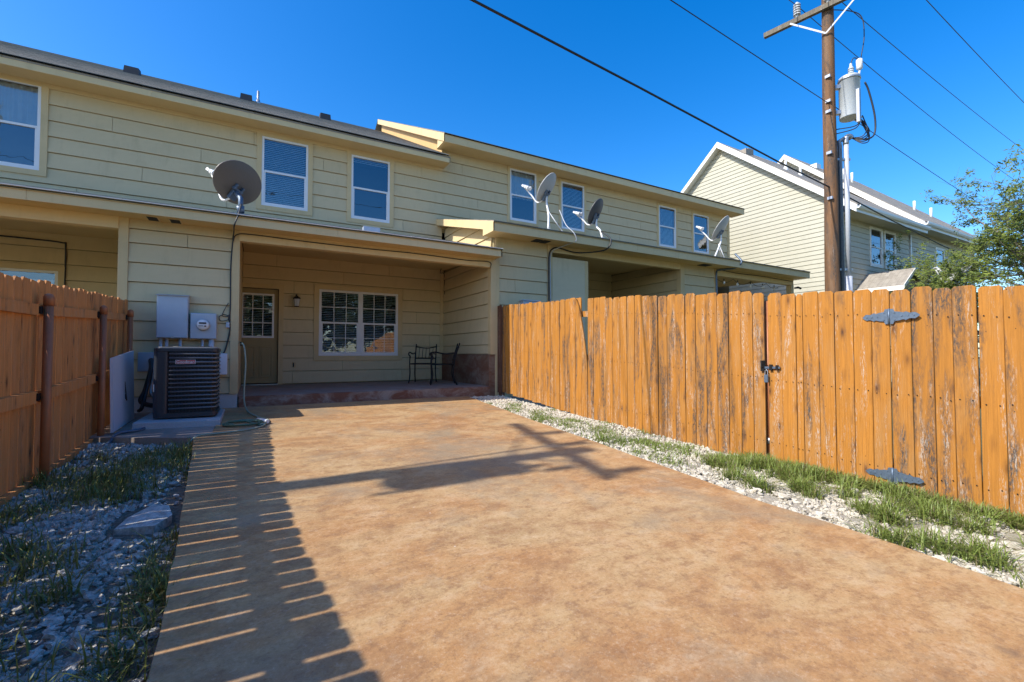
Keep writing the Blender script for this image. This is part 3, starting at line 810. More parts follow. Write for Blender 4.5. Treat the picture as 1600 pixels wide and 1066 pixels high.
for zz in (1.50, 1.64):
    kb = MB(); kb.lathe([(0.030, 0), (0.030, 0.012), (0.014, 0.02), (0.024, 0.045), (0.018, 0.06)], (-0.248, yd, zz), (0, -1, 0), 14); part('door_knob', kb, M['black'], dr)
sl = MB(); sl.box(-0.21, dx1, B - 0.08, B + 0.05, FLOOR + 0.001, FLOOR + 0.022); part('threshold', sl, M['steel'], th1)
ol = MB(); ol.box(0.735, 0.805, B - 0.035, B, 0.90, 1.02); part('outlet_cover', ol, M['trim'], th1, bevel=0.004)
ol = MB(); ol.box(0.745, 0.770, B - 0.045, B - 0.036, 0.915, 1.005); part('outlet_flap', ol, M['dark'], th1)
# right side wall of the porch
PS = frame((4.2, 0, 0), (0, 1, 0), (-1, 0, 0))
wall_sheet(th1, PS, F + 0.05, B, 0.3, 3.35, [], M['wall'], 'porch_side_wall')
sz = [1.19, 1.38] + [1.38 + 0.28 * k for k in range(1, 7)] + [3.25]
lap(th1, PS, F + 0.10, B - 0.03, sz, [], M['siding'], 3.66, None, 0.028, 3.3)
st = MB(); st.box(4.155, 4.30, F + 0.0, B - 0.005, 0.22, 1.185); part('knee_wall', st, M['stucco'], th1)
cb = MB(); cb.box(4.172, 4.285, F - 0.038, F + 0.095, 1.187, ZS); part('corner_board', cb, M['trim'], th1)
# unit on the left: back wall with window, seam
wl_ = (-4.75, -3.02, 1.15, 2.655)
ops_l = [(wl_[0] - .03, wl_[1] + .03, wl_[2] - .03, wl_[3] + .03)]
wall_sheet(th1, PB, -9.5, -1.66, FLOOR, 3.4, ops_l, M['wall'], 'porch_back_wall')
lap(th1, PB, -9.5, -1.66, bz, ops_l, M['siding'], 3.66, None, 0.028, 0.75)
hung_window(th1, *wl_, B, None, 'slats', 0.09, frame_m='white_trim', blind_top=0.1)

# soffit vents over the pier
for vx in (-1.265, -1.005):
    v = MB(); v.box(vx - 0.075, vx + 0.075, F - 0.30, F - 0.06, ZS - 0.012, ZS - 0.001)
    o = part('soffit_vent', v, M['trim'], th1, at=(vx, F - .1, ZS))
    v = MB(); v.box(vx - 0.058, vx + 0.058, F - 0.285, F - 0.075, ZS - 0.0145, ZS - 0.0125); part('vent_opening', v, M['dark'], o)
v = MB(); v.lathe([(0.055, 0), (0.05, -0.02), (0.03, -0.028)], (1.72, 9.6, 3.255)); part('ceiling_light', v, M['lnb'], th1)
v = MB(); v.box(1.62, 1.90, 8.02, 8.14, 3.325, 3.40); v.box(1.60, 1.92, 8.0, 8.16, 3.30, 3.322); part('roof_vent', v, M['galv'], th1)

# ================================================================== TOWNHOUSE 2 (higher roof; units on the right)
th2 = thing('townhouse', 'olive townhouse with the higher roof and three small dishes beyond the right fence', 'townhouse', (9.5, B, 0.6))
win2 = [(6.14, 7.01, 4.92, 6.37), (7.89, 8.75, 4.92, 6.33), (11.97, 12.81, 4.88, 6.28), (13.72, 14.56, 4.87, 6.26)]
ops2 = [(a - .03, b + .03, c - .03, d + .03) for a, b, c, d in win2]
wall_sheet(th2, PB, 4.15, 15.75, 4.3, 6.55, ops2, M['wall'])
lap(th2, PB, 4.15, 15.66, [4.40, 4.4685] + [4.4685 + 0.2835 * k for k in range(1, 8)], ops2, M['siding'], 3.66, None, 0.028, 2.2)
cb = MB(); cb.box(15.661, 15.77, B - 0.036, B + 0.05, 4.3, 6.35); part('corner_board', cb, M['trim'], th2)
for i, wv_ in enumerate(win2):
    hung_window(th2, *wv_, B, None, ('curtain', 'slats', 'slats', 'slats')[i], 0.075, blind_bottom=(0.45, 0, 0, 0.93)[i])
EY2, EZ2 = 10.42, 6.62
RY2, RZ2 = 17.4, 10.13
s2 = (RZ2 - EZ2) / (RY2 - EY2)
shed_roof(th2, 4.0, 15.95, EY2 - 0.02, EZ2 + 0.012, RY2, RZ2 + 0.012)
rb = MB(); rb.face([(4.0, RY2, RZ2), (15.95, RY2, RZ2), (15.95, 24.4, 6.6), (4.0, 24.4, 6.6)]); part('rear_roof', rb, M['shingle'], th2)
x = 4.0
while x < 15.94:
    x2 = min(x + 4.0, 15.95)
    f_ = MB(); f_.box(x, x2 - 0.003, EY2, EY2 + 0.022, EZ2 - 0.20, EZ2 - 0.012); part('fascia_board', f_, M['fascia'], th2, at=((x + x2) / 2, EY2, EZ2)); x = x2
so = MB(); so.face([(4.0, EY2 + .022, EZ2 - .19), (15.95, EY2 + .022, EZ2 - .19), (15.95, B, EZ2 - .19), (4.0, B, EZ2 - .19)]); part('soffit', so, M['soffit'], th2)
# sloping gable end above the lower roof
gw = MB(); gw.face([(4.15, B, 5.9), (4.15, RY2, 9.4), (4.15, RY2, RZ2 - .02), (4.15, B, EZ2 + s2 * (B - EY2) - .02)]); part('gable_wall', gw, M['gable'], th2)
rk = MB(); rk.prism([(EY2, EZ2 - 0.20), (RY2, RZ2 - 0.175), (RY2, RZ2 - 0.0), (EY2, EZ2 - 0.0)], 0, 3.998, 4.02); part('rake_board', rk, M['fascia'], th2)
rs = MB(); rs.face([(4.02, EY2 + .022, EZ2 - .17), (4.15, EY2 + .022, EZ2 - .17), (4.15, RY2, RZ2 - .17), (4.02, RY2, RZ2 - .17)]); part('rake_soffit', rs, M['soffit'], th2)
pk = MB(); pk.prism([(EY2 + .023, EZ2 - .20), (B - .01, EZ2 - .20), (B - .01, EZ2 - .20 + s2 * 0.5)], 0, 4.0205, 4.06); part('eave_return', pk, M['fascia'], th2)
cb = MB(); cb.box(4.14, 4.23, B - .036, B + .09, 6.1, EZ2 - .195); part('corner_board', cb, M['trim'], th2)
# porch roof
PY2, PZ2 = 7.77, 3.775
WZ2 = 4.63
shed_roof(th2, 4.0, 15.2, PY2 - 0.02, PZ2, B, WZ2, course=0.14)
x = 4.0
while x < 15.19:
    x2 = min(x + 3.8, 15.2)
    f_ = MB(); f_.box(x, x2 - 0.003, PY2, PY2 + 0.022, PZ2 - 0.195, PZ2 - 0.012); part('fascia_board', f_, M['fascia'], th2, at=((x + x2) / 2, PY2, PZ2)); x = x2
ZS2 = PZ2 - 0.185
so = MB(); so.face([(4.0, PY2 + .022, ZS2), (15.2, PY2 + .022, ZS2), (15.2, F + .03, ZS2), (4.0, F + .03, ZS2)]); part('soffit', so, M['soffit'], th2)
rk = MB(); rk.prism([(PY2, PZ2 - .195), (F - .02, PZ2 - .195), (F - .02, PZ2 - .06), (B, WZ2 - .16), (B, WZ2 - .005), (PY2, PZ2 - .005)], 0, 3.998, 4.022); part('rake_board', rk, M['fascia'], th2)
rs = MB(); rs.face([(4.022, F, PZ2 - .06), (4.25, F, PZ2 - .06), (4.25, B, WZ2 - .06), (4.022, B, WZ2 - .06)]); part('rake_soffit', rs, M['soffit'], th2)
P4 = frame((4.252, 0, 0), (0, 1, 0), (-1, 0, 0))
sw = MB(); sw.face([P4(F + .03, 3.1, -.022), P4(B, 3.1, -.022), P4(B, WZ2 - .07, -.022), P4(F + .03, PZ2 + .06, -.022)]); part('side_wall', sw, M['wall'], th2)
def clip4(z): return max(F + .09, PY2 + (z + .075 - PZ2) * (B - PY2) / (WZ2 - PZ2)), B
lap(th2, P4, F + .09, B, [3.05, 3.33, 3.61, 3.89, 4.17, 4.40], [], M['siding'], 3.66, clip4, 0.028, 3.2)
# lower front
wall_sheet(th2, PF, 4.30, 5.56, 0.2, ZS2, [], M['wall'], 'front_wall')
lap(th2, PF, 4.372, 5.56, [0.30 + .272 * k for k in range(0, 12)] + [ZS2], [], M['siding'], 3.66, None, 0.028, 3.3)
cb = MB(); cb.box(4.287, 4.371, F - .036, F + .08, 0.22, ZS2); part('corner_board', cb, M['trim'], th2)
ply = MB(); ply.box(5.70, 6.60, F - 0.02, F + 0.0, 0.3, 3.33); part('plywood_panel', ply, M['plywood'], th2)
jb = MB(); jb.box(5.57, 5.695, F - .02, F + .1, 0.3, 3.43); jb.box(6.602, 6.70, F - .02, F + .1, 0.3, 3.33); part('jamb', jb, M['trim'], th2)
hd = MB(); hd.box(5.57, 9.80, F - .03, F + .1, 3.432, ZS2 - .001); hd.box(11.30, 15.10, F - .03, F + .1, 3.40, ZS2 - .001); part('header', hd, M['fascia'], th2)
wall_sheet(th2, PF, 9.85, 11.28, 0.2, ZS2, [], M['wall'], 'pier_wall')
lap(th2, PF, 9.95, 11.20, [0.31 + .273 * k for k in range(0, 12)] + [ZS2], [], M['siding'], 3.66, None, 0.028, 3.3)
for a, b in ((9.80, 9.949), (11.201, 11.30)):
    cb = MB(); cb.box(a, b, F - .036, F + .1, 0.2, ZS2 - .001); part('corner_board', cb, M['trim'], th2)
pc = MB(); pc.face([(4.3, F + .1, 3.62), (9.86, F + .1, 3.62), (9.86, B, 3.7), (4.3, B, 3.7)]); pc.face([(11.28, F + .1, 3.62), (15.2, F + .1, 3.62), (15.2, B, 3.7), (11.28, B, 3.7)]); part('porch_ceiling', pc, M['soffit'], th2)
wall_sheet(th2, PB, 4.3, 9.85, 0.4, 3.75, [], M['wall'], 'porch_back_wall')
lap(th2, PB, 4.3, 9.85, [0.66 + .28 * k for k in range(0, 11)] + [3.72], [], M['siding'], 3.66, None, 0.028, 0.9)
wall_sheet(th2, PB, 11.28, 15.0, 0.4, 3.75, [], M['wall'], 'porch_back_wall')
lap(th2, PB, 11.28, 15.0, [0.66 + .28 * k for k in range(0, 11)] + [3.72], [], M['siding'], 3.66, None, 0.028, 1.2)
P5 = frame((9.86, 0, 0), (0, 1, 0), (-1, 0, 0))
wall_sheet(th2, P5, F + .1, B, .4, 3.7, [], M['wall'], 'porch_side_wall')
lap(th2, P5, F + .1, B - .02, [0.66 + .28 * k for k in range(0, 11)] + [3.66], [], M['siding'], 3.66, None, 0.028, 3.2)
sd = MB(); sd.face([(11.285, F, .3), (11.285, B, .3), (11.285, B, 3.7), (11.285, F, 3.7)]); sd.face([(15.74, B, .3), (15.74, 23.9, .3), (15.74, 23.9, 6.5), (15.74, 17.4, 10), (15.74, B, 6.5)])
part('side_wall', sd, M['siding'], th2)
bw = MB(); bw.face([(4.2, 11.7, 0), (15.7, 11.7, 0), (15.7, 11.7, 6.9), (4.2, 11.7, 6.9)]); bw.face([(4.2, 23.9, 0), (15.7, 23.9, 0), (15.7, 23.9, 6.6), (4.2, 23.9, 6.6)]); part('light_block_wall', bw, M['dark'], th2)  # unseen dark sheets closing the house against sky light
po = MB(); po.box(14.95, 15.10, F - .036, F + .12, 0.2, 3.399); part('porch_post', po, M['trim'], th2)
fl = MB(); fl.face([(4.3, F, .62), (15.1, F, .62), (15.1, B, .62), (4.3, B, .62)]); part('porch_floor', fl, M['porch'], th2)
dd = MB(); dd.box(7.15, 8.0, B - .04, B - .018, .63, 2.75); part('door', dd, M['door'], th2)
for vx in (5.17, 5.37):
    v = MB(); v.box(vx - .085, vx + .085, F - .32, F - .1, ZS2 - .012, ZS2 - .001); part('soffit_vent', v, M['dark'], th2, at=(vx, F, ZS2))
for vx in (10.45, 10.62):
    v = MB(); v.box(vx - .08, vx + .08, F - .32, F - .1, ZS2 - .012, ZS2 - .001); part('soffit_vent', v, M['dark'], th2, at=(vx, F, ZS2))
v = MB(); v.lathe([(0.06, 0), (0.05, -0.03)], (7.8, 9.7, 3.655)); part('ceiling_light', v, M['lnb'], th2)
v = MB(); v.tube([(15.15, F - .03, 3.32), (15.22, F - .1, 3.34), (15.32, F - .14, 3.30)], [0.02, 0.03, 0.035], 8); part('floodlight', v, M['black'], th2)

# ================================================================== CREAM HOUSES TO THE RIGHT
def gable_house(label, XW, yf, yb_, ze, ridge_y, rz, x_end, over, wins, siding, name='house', exposure=0.17):
    h = thing(name, label, 'house', ((XW + x_end) / 2, (yf + yb_) / 2, 0.3))
    Pg = frame((XW, 0, 0), (0, 1, 0), (-1, 0, 0))
    sl = (rz - ze) / (ridge_y - (yf - over))
    def wtop(y): return rz - 0.10 - sl * abs(y - ridge_y)
    gw = MB(); gw.face([(XW, yf, 0), (XW, yb_, 0), (XW, yb_, wtop(yb_)), (XW, ridge_y, wtop(ridge_y)), (XW, yf, wtop(yf))]); part('gable_wall', gw, M['wall'], h)
    zs = []; z = 2.4
    while z < wtop(ridge_y) - 0.03: zs.append(z); z += exposure
    zs.append(wtop(ridge_y) - 0.012)
    def clip(z):
        d = (wtop(ridge_y) - z) / sl
        return max(yf + 0.07, ridge_y - d), min(yb_, ridge_y + d)
    lap(h, Pg, yf + .07, yb_, zs, [], M[siding], 99, clip, 0.024, seams=False, gap=0.008)
    lw = MB(); lw.face([(XW - .014, yf + .07, 0.2), (XW - .014, yb_, 0.2), (XW - .014, yb_, 2.4), (XW - .014, yf + .07, 2.4)]); part('lower_wall', lw, M[siding], h)
    cb = MB(); cb.box(XW - .034, XW + .08, yf - .034, yf + .069, 0.2, wtop(yf) - .02); part('corner_board', cb, M['white_trim'], h)
    # front wall
    Pf = frame((0, yf, 0), (1, 0, 0), (0, -1, 0))
    ops = [(a - .03, b + .03, c - .03, d + .03) for a, b, c, d in wins]
    wall_sheet(h, Pf, XW, x_end, 0.1, ze - .1, ops, M['wall'], 'front_wall')
    zf = []; z = 2.6
    while z < ze - .22: zf.append(z); z += 0.2
    zf.append(ze - .13)
    lap(h, Pf, XW + .081, x_end, zf, ops, M['cream_shade'], 99, None, 0.024, seams=False, gap=0.008)
    for wv_ in wins:
        hung_window(h, *wv_, yf, None, None, 0.06, 'white_trim', 'white_trim')
    iw = MB(); iw.face([(XW + .05, yf + .9, 0), (x_end, yf + .9, 0), (x_end, yf + .9, ze), (XW + .05, yf + .9, ze)]); iw.face([(XW, yb_, 0), (x_end, yb_, 0), (x_end, yb_, ze), (XW, yb_, ze)]); part('light_block_wall', iw, M['dark'], h)  # dark sheets added behind the front so no sky shows through
    # roof
    x0 = XW - 0.34
    ye = yf - over
    rf = shed_roof(h, x0 + .01, x_end, ye - .03, ze + 0.012, ridge_y, rz + .012, course=0.20, m='shingle_pale')
    rb = MB(); yb2 = ridge_y + (ridge_y - ye)
    rb.hexa([(x0 + .01, ridge_y, rz - .03), (x_end, ridge_y, rz - .03), (x_end, yb2, ze - .03), (x0 + .01, yb2, ze - .03), (x0 + .01, ridge_y, rz + .012), (x_end, ridge_y, rz + .012), (x_end, yb2, ze + .012), (x0 + .01, yb2, ze + .012)]); part('rear_roof', rb, M['shingle_pale'], h)
    rk = MB(); rk.prism([(ye, ze - .26), (ridge_y, rz - .27), (ridge_y, rz), (ye, ze)], 0, x0, x0 + .03)
    part('rake_board', rk, M['white_trim'], h)
    rk = MB(); rk.prism([(yb2, ze - .20), (ridge_y + .001, rz - .21), (ridge_y + .001, rz), (yb2, ze)], 0, x0, x0 + .03)
    part('rake_board', rk, M['white_trim'], h)
    rs = MB(); rs.face([(x0 + .03, ye, ze - .17), (XW, ye, ze - .17), (XW, ridge_y, rz - .17), (x0 + .03, ridge_y, rz - .17)]); rs.face([(x0 + .03, yb2, ze - .17), (XW, yb2, ze - .17), (XW, ridge_y, rz - .17), (x0 + .03, ridge_y, rz - .17)])
    part('rake_soffit', rs, M['white_trim'], h)
    so = MB(); so.face([(x0, ye, ze - .18), (x_end, ye, ze - .18), (x_end, yf, ze - .18), (x0, yf, ze - .18)]); part('soffit', so, M['cream_shade'], h)
    fb = MB(); fb.box(x0 + .031, x_end, ye + .002, ye + .024, ze - .25, ze - .02); part('fascia_board', fb, M['white_trim'], h)
    gt = MB(); gt.prism([(ye - .13, ze - .01), (ye - .12, ze - .09), (ye - .08, ze - .14), (ye, ze - .14), (ye, ze - .01), (ye - .02, ze - .01), (ye - .02, ze - .11), (ye - .09, ze - .11), (ye - .11, ze - .01)], 0, x0 + .02, x_end - .02); part('gutter', gt, M['white_trim'], h)
    return h, (lambda y: ze + sl * (y - ye))
ch1, rz1 = gable_house('cream gabled house behind the utility pole with white rake boards', 18.55, 8.40, 18.3, 6.42, 13.17, 10.83, 24.18, 0.65,
                       [(20.77, 21.70, 4.65, 6.10), (21.98, 22.85, 4.65, 6.10)], 'cream')
ch2, rz2 = gable_house('farther beige house mostly hidden by the tree, its white rake rising over the cream roof', 24.34, 8.40, 19.0, 6.66, 13.43, 11.62, 31.8, 0.6,
                       [(27.0, 27.9, 4.5, 6.0), (30.2, 31.1, 4.5, 6.0)], 'cream_shade')
for (vx, vy, hh) in ((20.3, 11.3, .40), (20.9, 11.0, .40)):
    v = MB(); v.tube([(vx, vy, rz1(vy) - .1), (vx, vy, rz1(vy) + hh)], .05, 8); v.lathe([(.13, -.12), (.07, .12)], (vx, vy, rz1(vy)), n=10); part('vent_pipe', v, M['white_trim'], ch1)
for (vx, vy) in ((18.9, 12.3), (20.0, 12.9), (22.6, 10.9)):
    v = MB(); z = rz1(vy); v.box(vx - .2, vx + .2, vy - .2, vy + .15, z - .12, z + .12); part('roof_vent', v, M['shingle_pale'], ch1, at=(vx, vy, z))
for (vx, vy, hh) in ((27.3, 12.2, .55), (27.8, 12.0, .55), (29.3, 9.9, .5), (30.4, 9.6, .5)):
    v = MB(); v.tube([(vx, vy, rz2(vy) - .1), (vx, vy, rz2(vy) + hh)], .06, 8); part('vent_pipe', v, M['white_trim'], ch2)
for (vx, vy) in ((25.3, 12.6), (26.4, 11.9)):
    v = MB(); z = rz2(vy); v.box(vx - .2, vx + .2, vy - .2, vy + .15, z - .12, z + .14); part('roof_vent', v, M['white_trim'], ch2, at=(vx, vy, z))
# small gabled porch of the cream house
gx, gy0, gy1, gz = 20.5, 6.95, 8.38, 4.27
pr = MB()
for sgn in (-1, 1):
    pr.hexa([(gx, gy0, gz - .05), (gx, gy1, gz - .05), (gx + sgn * .95, gy1, gz - .72), (gx + sgn * .95, gy0, gz - .72), (gx, gy0, gz), (gx, gy1, gz), (gx + sgn * .95, gy1, gz - .67), (gx + sgn * .95, gy0, gz - .67)])
part('porch_roof', pr, M['shingle_pale'], ch1)
pg = MB(); pg.prism([(gx - .75, gz - .80), (gx + .75, gz - .80), (gx + .75, gz - .58), (gx, gz - .06), (gx - .75, gz - .58)], 1, gy0 + .12, gy0 + .16); part('porch_gable', pg, M['cream_shade'], ch1)
pf = MB()
for sgn in (-1, 1):
    pf.hexa([(gx, gy0 - .02, gz - .14), (gx + sgn * .95, gy0 - .02, gz - .81), (gx + sgn * .95, gy0 + .02, gz - .81), (gx, gy0 + .02, gz - .14), (gx, gy0 - .02, gz - .002), (gx + sgn * .95, gy0 - .02, gz - .672), (gx + sgn * .95, gy0 + .02, gz - .672), (gx, gy0 + .02, gz - .002)])
pf.box(gx - .97, gx - .94, gy0, gy1, gz - .85, gz - .69); part('porch_rake', pf, M['white_trim'], ch1)
pp = MB(); pp.box(gx - .75, gx + .75, gy0 + .1, gy1, 0.2, gz - .81); part('porch_body', pp, M['cream_shade'], ch1)

# ================================================================== FENCES
def picket_mesh(name, wdt, h, m, thick=0.017, ear=0.03, r=None):
    """dog-eared board: origin at bottom centre, thickness along x, width along y"""
    mb = MB(); a = wdt / 2; j = (r or rnd).uniform
    e1, e2 = ear * j(.7, 1.3), ear * j(.7, 1.3)
    ch = 0.003
    poly = [(-a, 0), (a, j(-.006, .006)), (a, h - e1), (a - e1 * .8, h), (-a + e2 * .8, h + j(-.004, .004)), (-a, h - e2)]
    n = len(poly); i = 0
    cx = sum(p[0] for p in poly) / n; cz = h / 2
    def ins(p): return (p[0] * (1 - ch / a), p[1] + (ch if p[1] < h / 2 else -ch))
    fr = [(-thick / 2, *ins(p)) for p in poly]; f2 = [(-thick / 2 + ch, *p) for p in poly]; b2 = [(thick / 2, *p) for p in poly]
    mb.v = fr + f2 + b2
    mb.f = [tuple(range(n))[::-1], tuple(range(2 * n, 3 * n))]
    for q in range(n):
        k2 = (q + 1) % n
        mb.f.append((q, k2, n + k2, n + q)); mb.f.append((n + q, n + k2, 2 * n + k2, 2 * n + q))
    mb.s = [False] * len(mb.f)
    return mb.mesh(name, m)
def tab(t, y):
    if y <= t[0][0]:
        (a, b), (c, d) = t[0], t[1]; return b + (d - b) * (y - a) / (c - a)
    for (a, b), (c, d) in zip(t, t[1:]):
        if y <= c: return b + (d - b) * (y - a) / (c - a)
    return t[-1][1]
# ---- right fence line
def rx(y): return 4.75 - 0.05 * y
top_t = [(1.0, 1.692), (1.6, 1.738), (1.9, 1.762), (2.3, 1.788), (2.78, 1.812), (2.80, 1.845), (3.6, 1.912), (4.5, 1.987), (5.4, 2.05), (5.9, 2.09), (7.1, 2.125), (8.1, 2.178)]
bot_t = [(0.9, -0.045), (1.25, -0.03), (2.0, -0.01), (2.85, 0.065), (3.9, 0.11), (5.5, 0.20), (7.9, 0.425)]
cuts_far = [8.024, 7.91, 7.797, 7.649, 7.515, 7.385, 7.253, 7.125, 7.0, 6.869, 6.723, 6.599, 6.461, 6.327, 6.197, 6.063, 5.933, 5.799, 5.655, 5.509, 5.375, 5.245, 5.119, 4.982, 4.841, 4.708, 4.571, 4.446, 4.311, 4.171, 4.035, 3.899, 3.763, 3.626, 3.477, 3.34, 3.203, 3.063, 2.928, 2.801]
cuts_gate = [2.773, 2.635, 2.5, 2.438, 2.298, 2.168, 2.022, 1.886, 1.756]
cuts_near = [1.752, 1.614, 1.478, 1.364, 1.227, 1.094, 0.955, 0.82, 0.68, 0.545, 0.41, 0.27, 0.13, -0.01, -0.15, -0.29, -0.43, -0.57, -0.71, -0.85, -0.99]
ff = thing('wooden_fence', 'long orange cedar fence from the porch to the gate, one board warped', 'fence', (rx(5.4), 5.4, 0.2))
gt_ = thing('gate', 'orange cedar gate with a black latch and two strap hinges at its right side', 'gate', (rx(1.75), 1.755, 0.0))
nf = thing('wooden_fence', 'orange cedar fence at the right picture edge, beyond the gate hinges', 'fence', (rx(0.4), 0.4, 0.0))
def board_run(parent, cuts, m, skip=()):
    for k in range(len(cuts) - 1):
        y0, y1 = cuts[k + 1], cuts[k]; yc = (y0 + y1) / 2
        if k in skip: continue
        zb = tab(bot_t, yc) + rnd.uniform(-.012, .012); zt = tab(top_t, yc) + rnd.uniform(-.013, .013)
        gap = rnd.choice((0.003, 0.004, 0.006, 0.008)) if parent is ff else rnd.choice((0.003, 0.004, 0.005))
        me = picket_mesh('picket', y1 - y0 - gap, zt - zb, m, ear=rnd.uniform(.014, .030))
        o = shared('picket', me, parent, (rx(yc) + rnd.uniform(-.003, .004), yc, zb), None, (rnd.uniform(-.003, .003), rnd.uniform(-.001, .001), math.atan(0.05) + rnd.uniform(-.025, .025)))
warp_k = 18
board_run(ff, cuts_far, M['picket_sun'], skip=(warp_k,))
board_run(gt_, cuts_gate, M['picket_sun'])
board_run(nf, cuts_near, M['picket_sun'])
# warped board: bends toward the house at its top
mb = MB(); y0, y1 = 5.512, 5.652
n = 14; zb = tab(bot_t, 5.58)
H_ = 1.86
ring = []
for k in range(n + 1):
    t = k / n; z = zb + H_ * t; bend = 0.20 * max(0, t - 0.35) ** 1.8 / (0.65 ** 1.8)
    outx = -0.05 * max(0, t - .4)
    w_ = (y1 - y0) / 2 * (1 if t < .97 else 0.6)
    yc = (y0 + y1) / 2 + bend
    ring.append([(rx(yc) + outx - .011, yc - w_, z), (rx(yc) + outx - .011, yc + w_, z), (rx(yc) + outx + .011, yc + w_, z), (rx(yc) + outx + .011, yc - w_, z)])
for a, b in zip(ring, ring[1:]):
    for q in range(4): mb.face([a[q], a[(q + 1) % 4], b[(q + 1) % 4], b[q]])
mb.face(ring[-1]); mb.face(ring[0][::-1])
o = part('picket', mb, M['picket_sun'], ff, at=(rx(5.58), 5.58, zb)); o['label'] = 'warped board curling away from its neighbour'
def nails(parent, cuts):
    mb = MB()
    for k in range(len(cuts) - 1):
        y0, y1 = cuts[k + 1], cuts[k]
        if y0 - y1 > -.05 or parent is ff and k == warp_k: continue
        for fr_ in (0.14, 0.5, 0.87):
            for q in (.25, .75):
                y = y0 + (y1 - y0) * q + rnd.uniform(-.008, .008)
                z = tab(bot_t, y) + (tab(top_t, y) - tab(bot_t, y)) * fr_ + rnd.uniform(-.012, .012)
                mb.lathe([(.0052, 0), (.004, .0015)], (rx(y) - .0125, y, z), (-1, 0, 0), 6, False)
    part('nail_heads', mb, M['black'], parent, kind='stuff')
nails(ff, cuts_far); nails(gt_, cuts_gate); nails(nf, cuts_near)
# rails and posts behind
def rail(parent, y0, y1, frac, m='picket_sun', x_off=0.045):
    mb = MB(); pts = []
    for y in (y0, y1):
        z = tab(bot_t, y) + (tab(top_t, y) - tab(bot_t, y)) * frac; pts.append((rx(y) + x_off, y, z))
    mb.bar(pts[0], pts[1], 0.04, 0.09); part('rail', mb, M[m], parent, at=pts[0])
for fr_ in (0.14, 0.5, 0.87):
    for a, b in ((8.0, 6.2), (6.19, 4.4), (4.39, 2.83)): rail(ff, a, b, fr_)
    rail(gt_, 2.76, 1.77, fr_)
    for a, b in ((1.74, 0.2), (0.19, -1.0)): rail(nf, a, b, fr_)
for y in (6.2, 4.4):
    p = MB(); p.tube([(rx(y) + .10, y, -0.1), (rx(y) + .10, y, tab(top_t, y) - .12)], 0.035, 10); part('post', p, M['brownpost'], ff)
for y in (1.752, 0.2):
    p = MB(); p.tube([(rx(y) + .10, y, -0.2), (rx(y) + .10, y, tab(top_t, y) - .1)], 0.035, 10); part('post', p, M['brownpost'], nf)
gp = MB(); gp.tube([(rx(2.82) + .07, 2.815, -0.1), (rx(2.82) + .07, 2.815, 1.75)], 0.034, 12); part('post', gp, M['brownpost'], ff)
gp = MB(); gp.tube([(rx(2.82) + .07, 2.815, 0.27), (rx(2.82) + .07, 2.815, 0.33)], 0.040, 12); part('post_collar', gp, M['steel'], ff)
# dark corner post boards where the fence meets the house
cp = thing('fence_post', 'dark brown boarded fence post against the porch wall end', 'fence post', (4.31, 8.12, 0.4))
for k in range(2):
    me = picket_mesh('board', 0.10, 1.76, M['picket_brown']); shared('board', me, cp, (4.335 - .012 * k, 8.185 - 0.103 * k, 0.42), None, (0, 0, .05))
q = MB(); q.box(4.35, 4.41, 8.06, 8.20, 0.3, 2.14); part('core', q, M['picket_brown'], cp)

# latch and hinges
lt = thing('gate_latch', 'black gate latch with a hanging grey padlock', 'latch', (rx(2.76) - .02, 2.76, 1.05))
yy = 2.76; xx = rx(yy) - .018
mb = MB(); mb.bar((xx, 2.83, 1.057), (xx, 2.645, 1.060), 0.012, 0.022); part('bolt', mb, M['bluesteel'], lt)
mb = MB(); mb.box(xx - .012, xx + .004, 2.72, 2.75, 1.03, 1.09); mb.box(xx - .012, xx + .004, 2.66, 2.685, 1.035, 1.085); part('bracket', mb, M['black'], lt)
mb = MB(); mb.box(xx - .022, xx + .004, 2.80, 2.835, 1.02, 1.13); mb.bar((xx - .02, 2.815, 1.06), (xx - .02, 2.815, 1.13), .02, .03); part('catch', mb, M['black'], lt)
mb = MB(); mb.box(xx - .03, xx - .008, 2.755, 2.795, 0.905, 0.985); pl = part('padlock', mb, M['bluesteel'], lt, bevel=.004)
mb = MB(); mb.tube(arc_pts([(xx - .019, 2.762, .98), (xx - .019, 2.763, 1.02), (xx - .019, 2.775, 1.035), (xx - .019, 2.788, 1.02), (xx - .019, 2.788, .98)], 4), .004, 6); part('shackle', mb, M['steel'], pl)
def hinge(z, label):
    h = thing('strap_hinge', label, 'hinge', (rx(1.754) - .02, 1.754, z))
    for sgn, L in ((1, 0.185), (-1, 0.20)):
        prof = [(0.0, .062), (.02, .064), (.03, .040), (.06, .036), (.085, .028), (.10, .036), (.125, .022), (.155, .026), (.172, .014), (.185, .0)]
        mb = MB(); k = L / 0.185
        top = [(a * k, b) for a, b in prof]; poly = top + [(a, -b) for a, b in reversed(top[:-1])]
        pts = [(1.754 + sgn * (a + .006), z + b) for a, b in poly]
        mb.prism(pts, 0, rx(1.754) - .026, rx(1.754) - .021)
        for a, zz in ((.03, .03), (.03, -.03), (.075, 0), (.115, 0), (.15, 0)):
            mb.lathe([(.007, 0), (.005, .004)], (rx(1.754) - .026, 1.754 + sgn * (a * k + .006), z + zz), (-1, 0, 0), 8)
        o = part('strap', mb, M['bluesteel'], h)
        o.rotation_euler = (0, 0, 0)
    mb = MB(); mb.tube([(rx(1.754) - .025, 1.754, z - .066), (rx(1.754) - .025, 1.754, z + .066)], .0085, 10); part('knuckle', mb, M['bluesteel'], h)
    return h
hinge(1.512, 'upper blue grey ornamental strap hinge on the gate')
hinge(0.185, 'lower blue grey ornamental strap hinge on the gate, just above the grass')

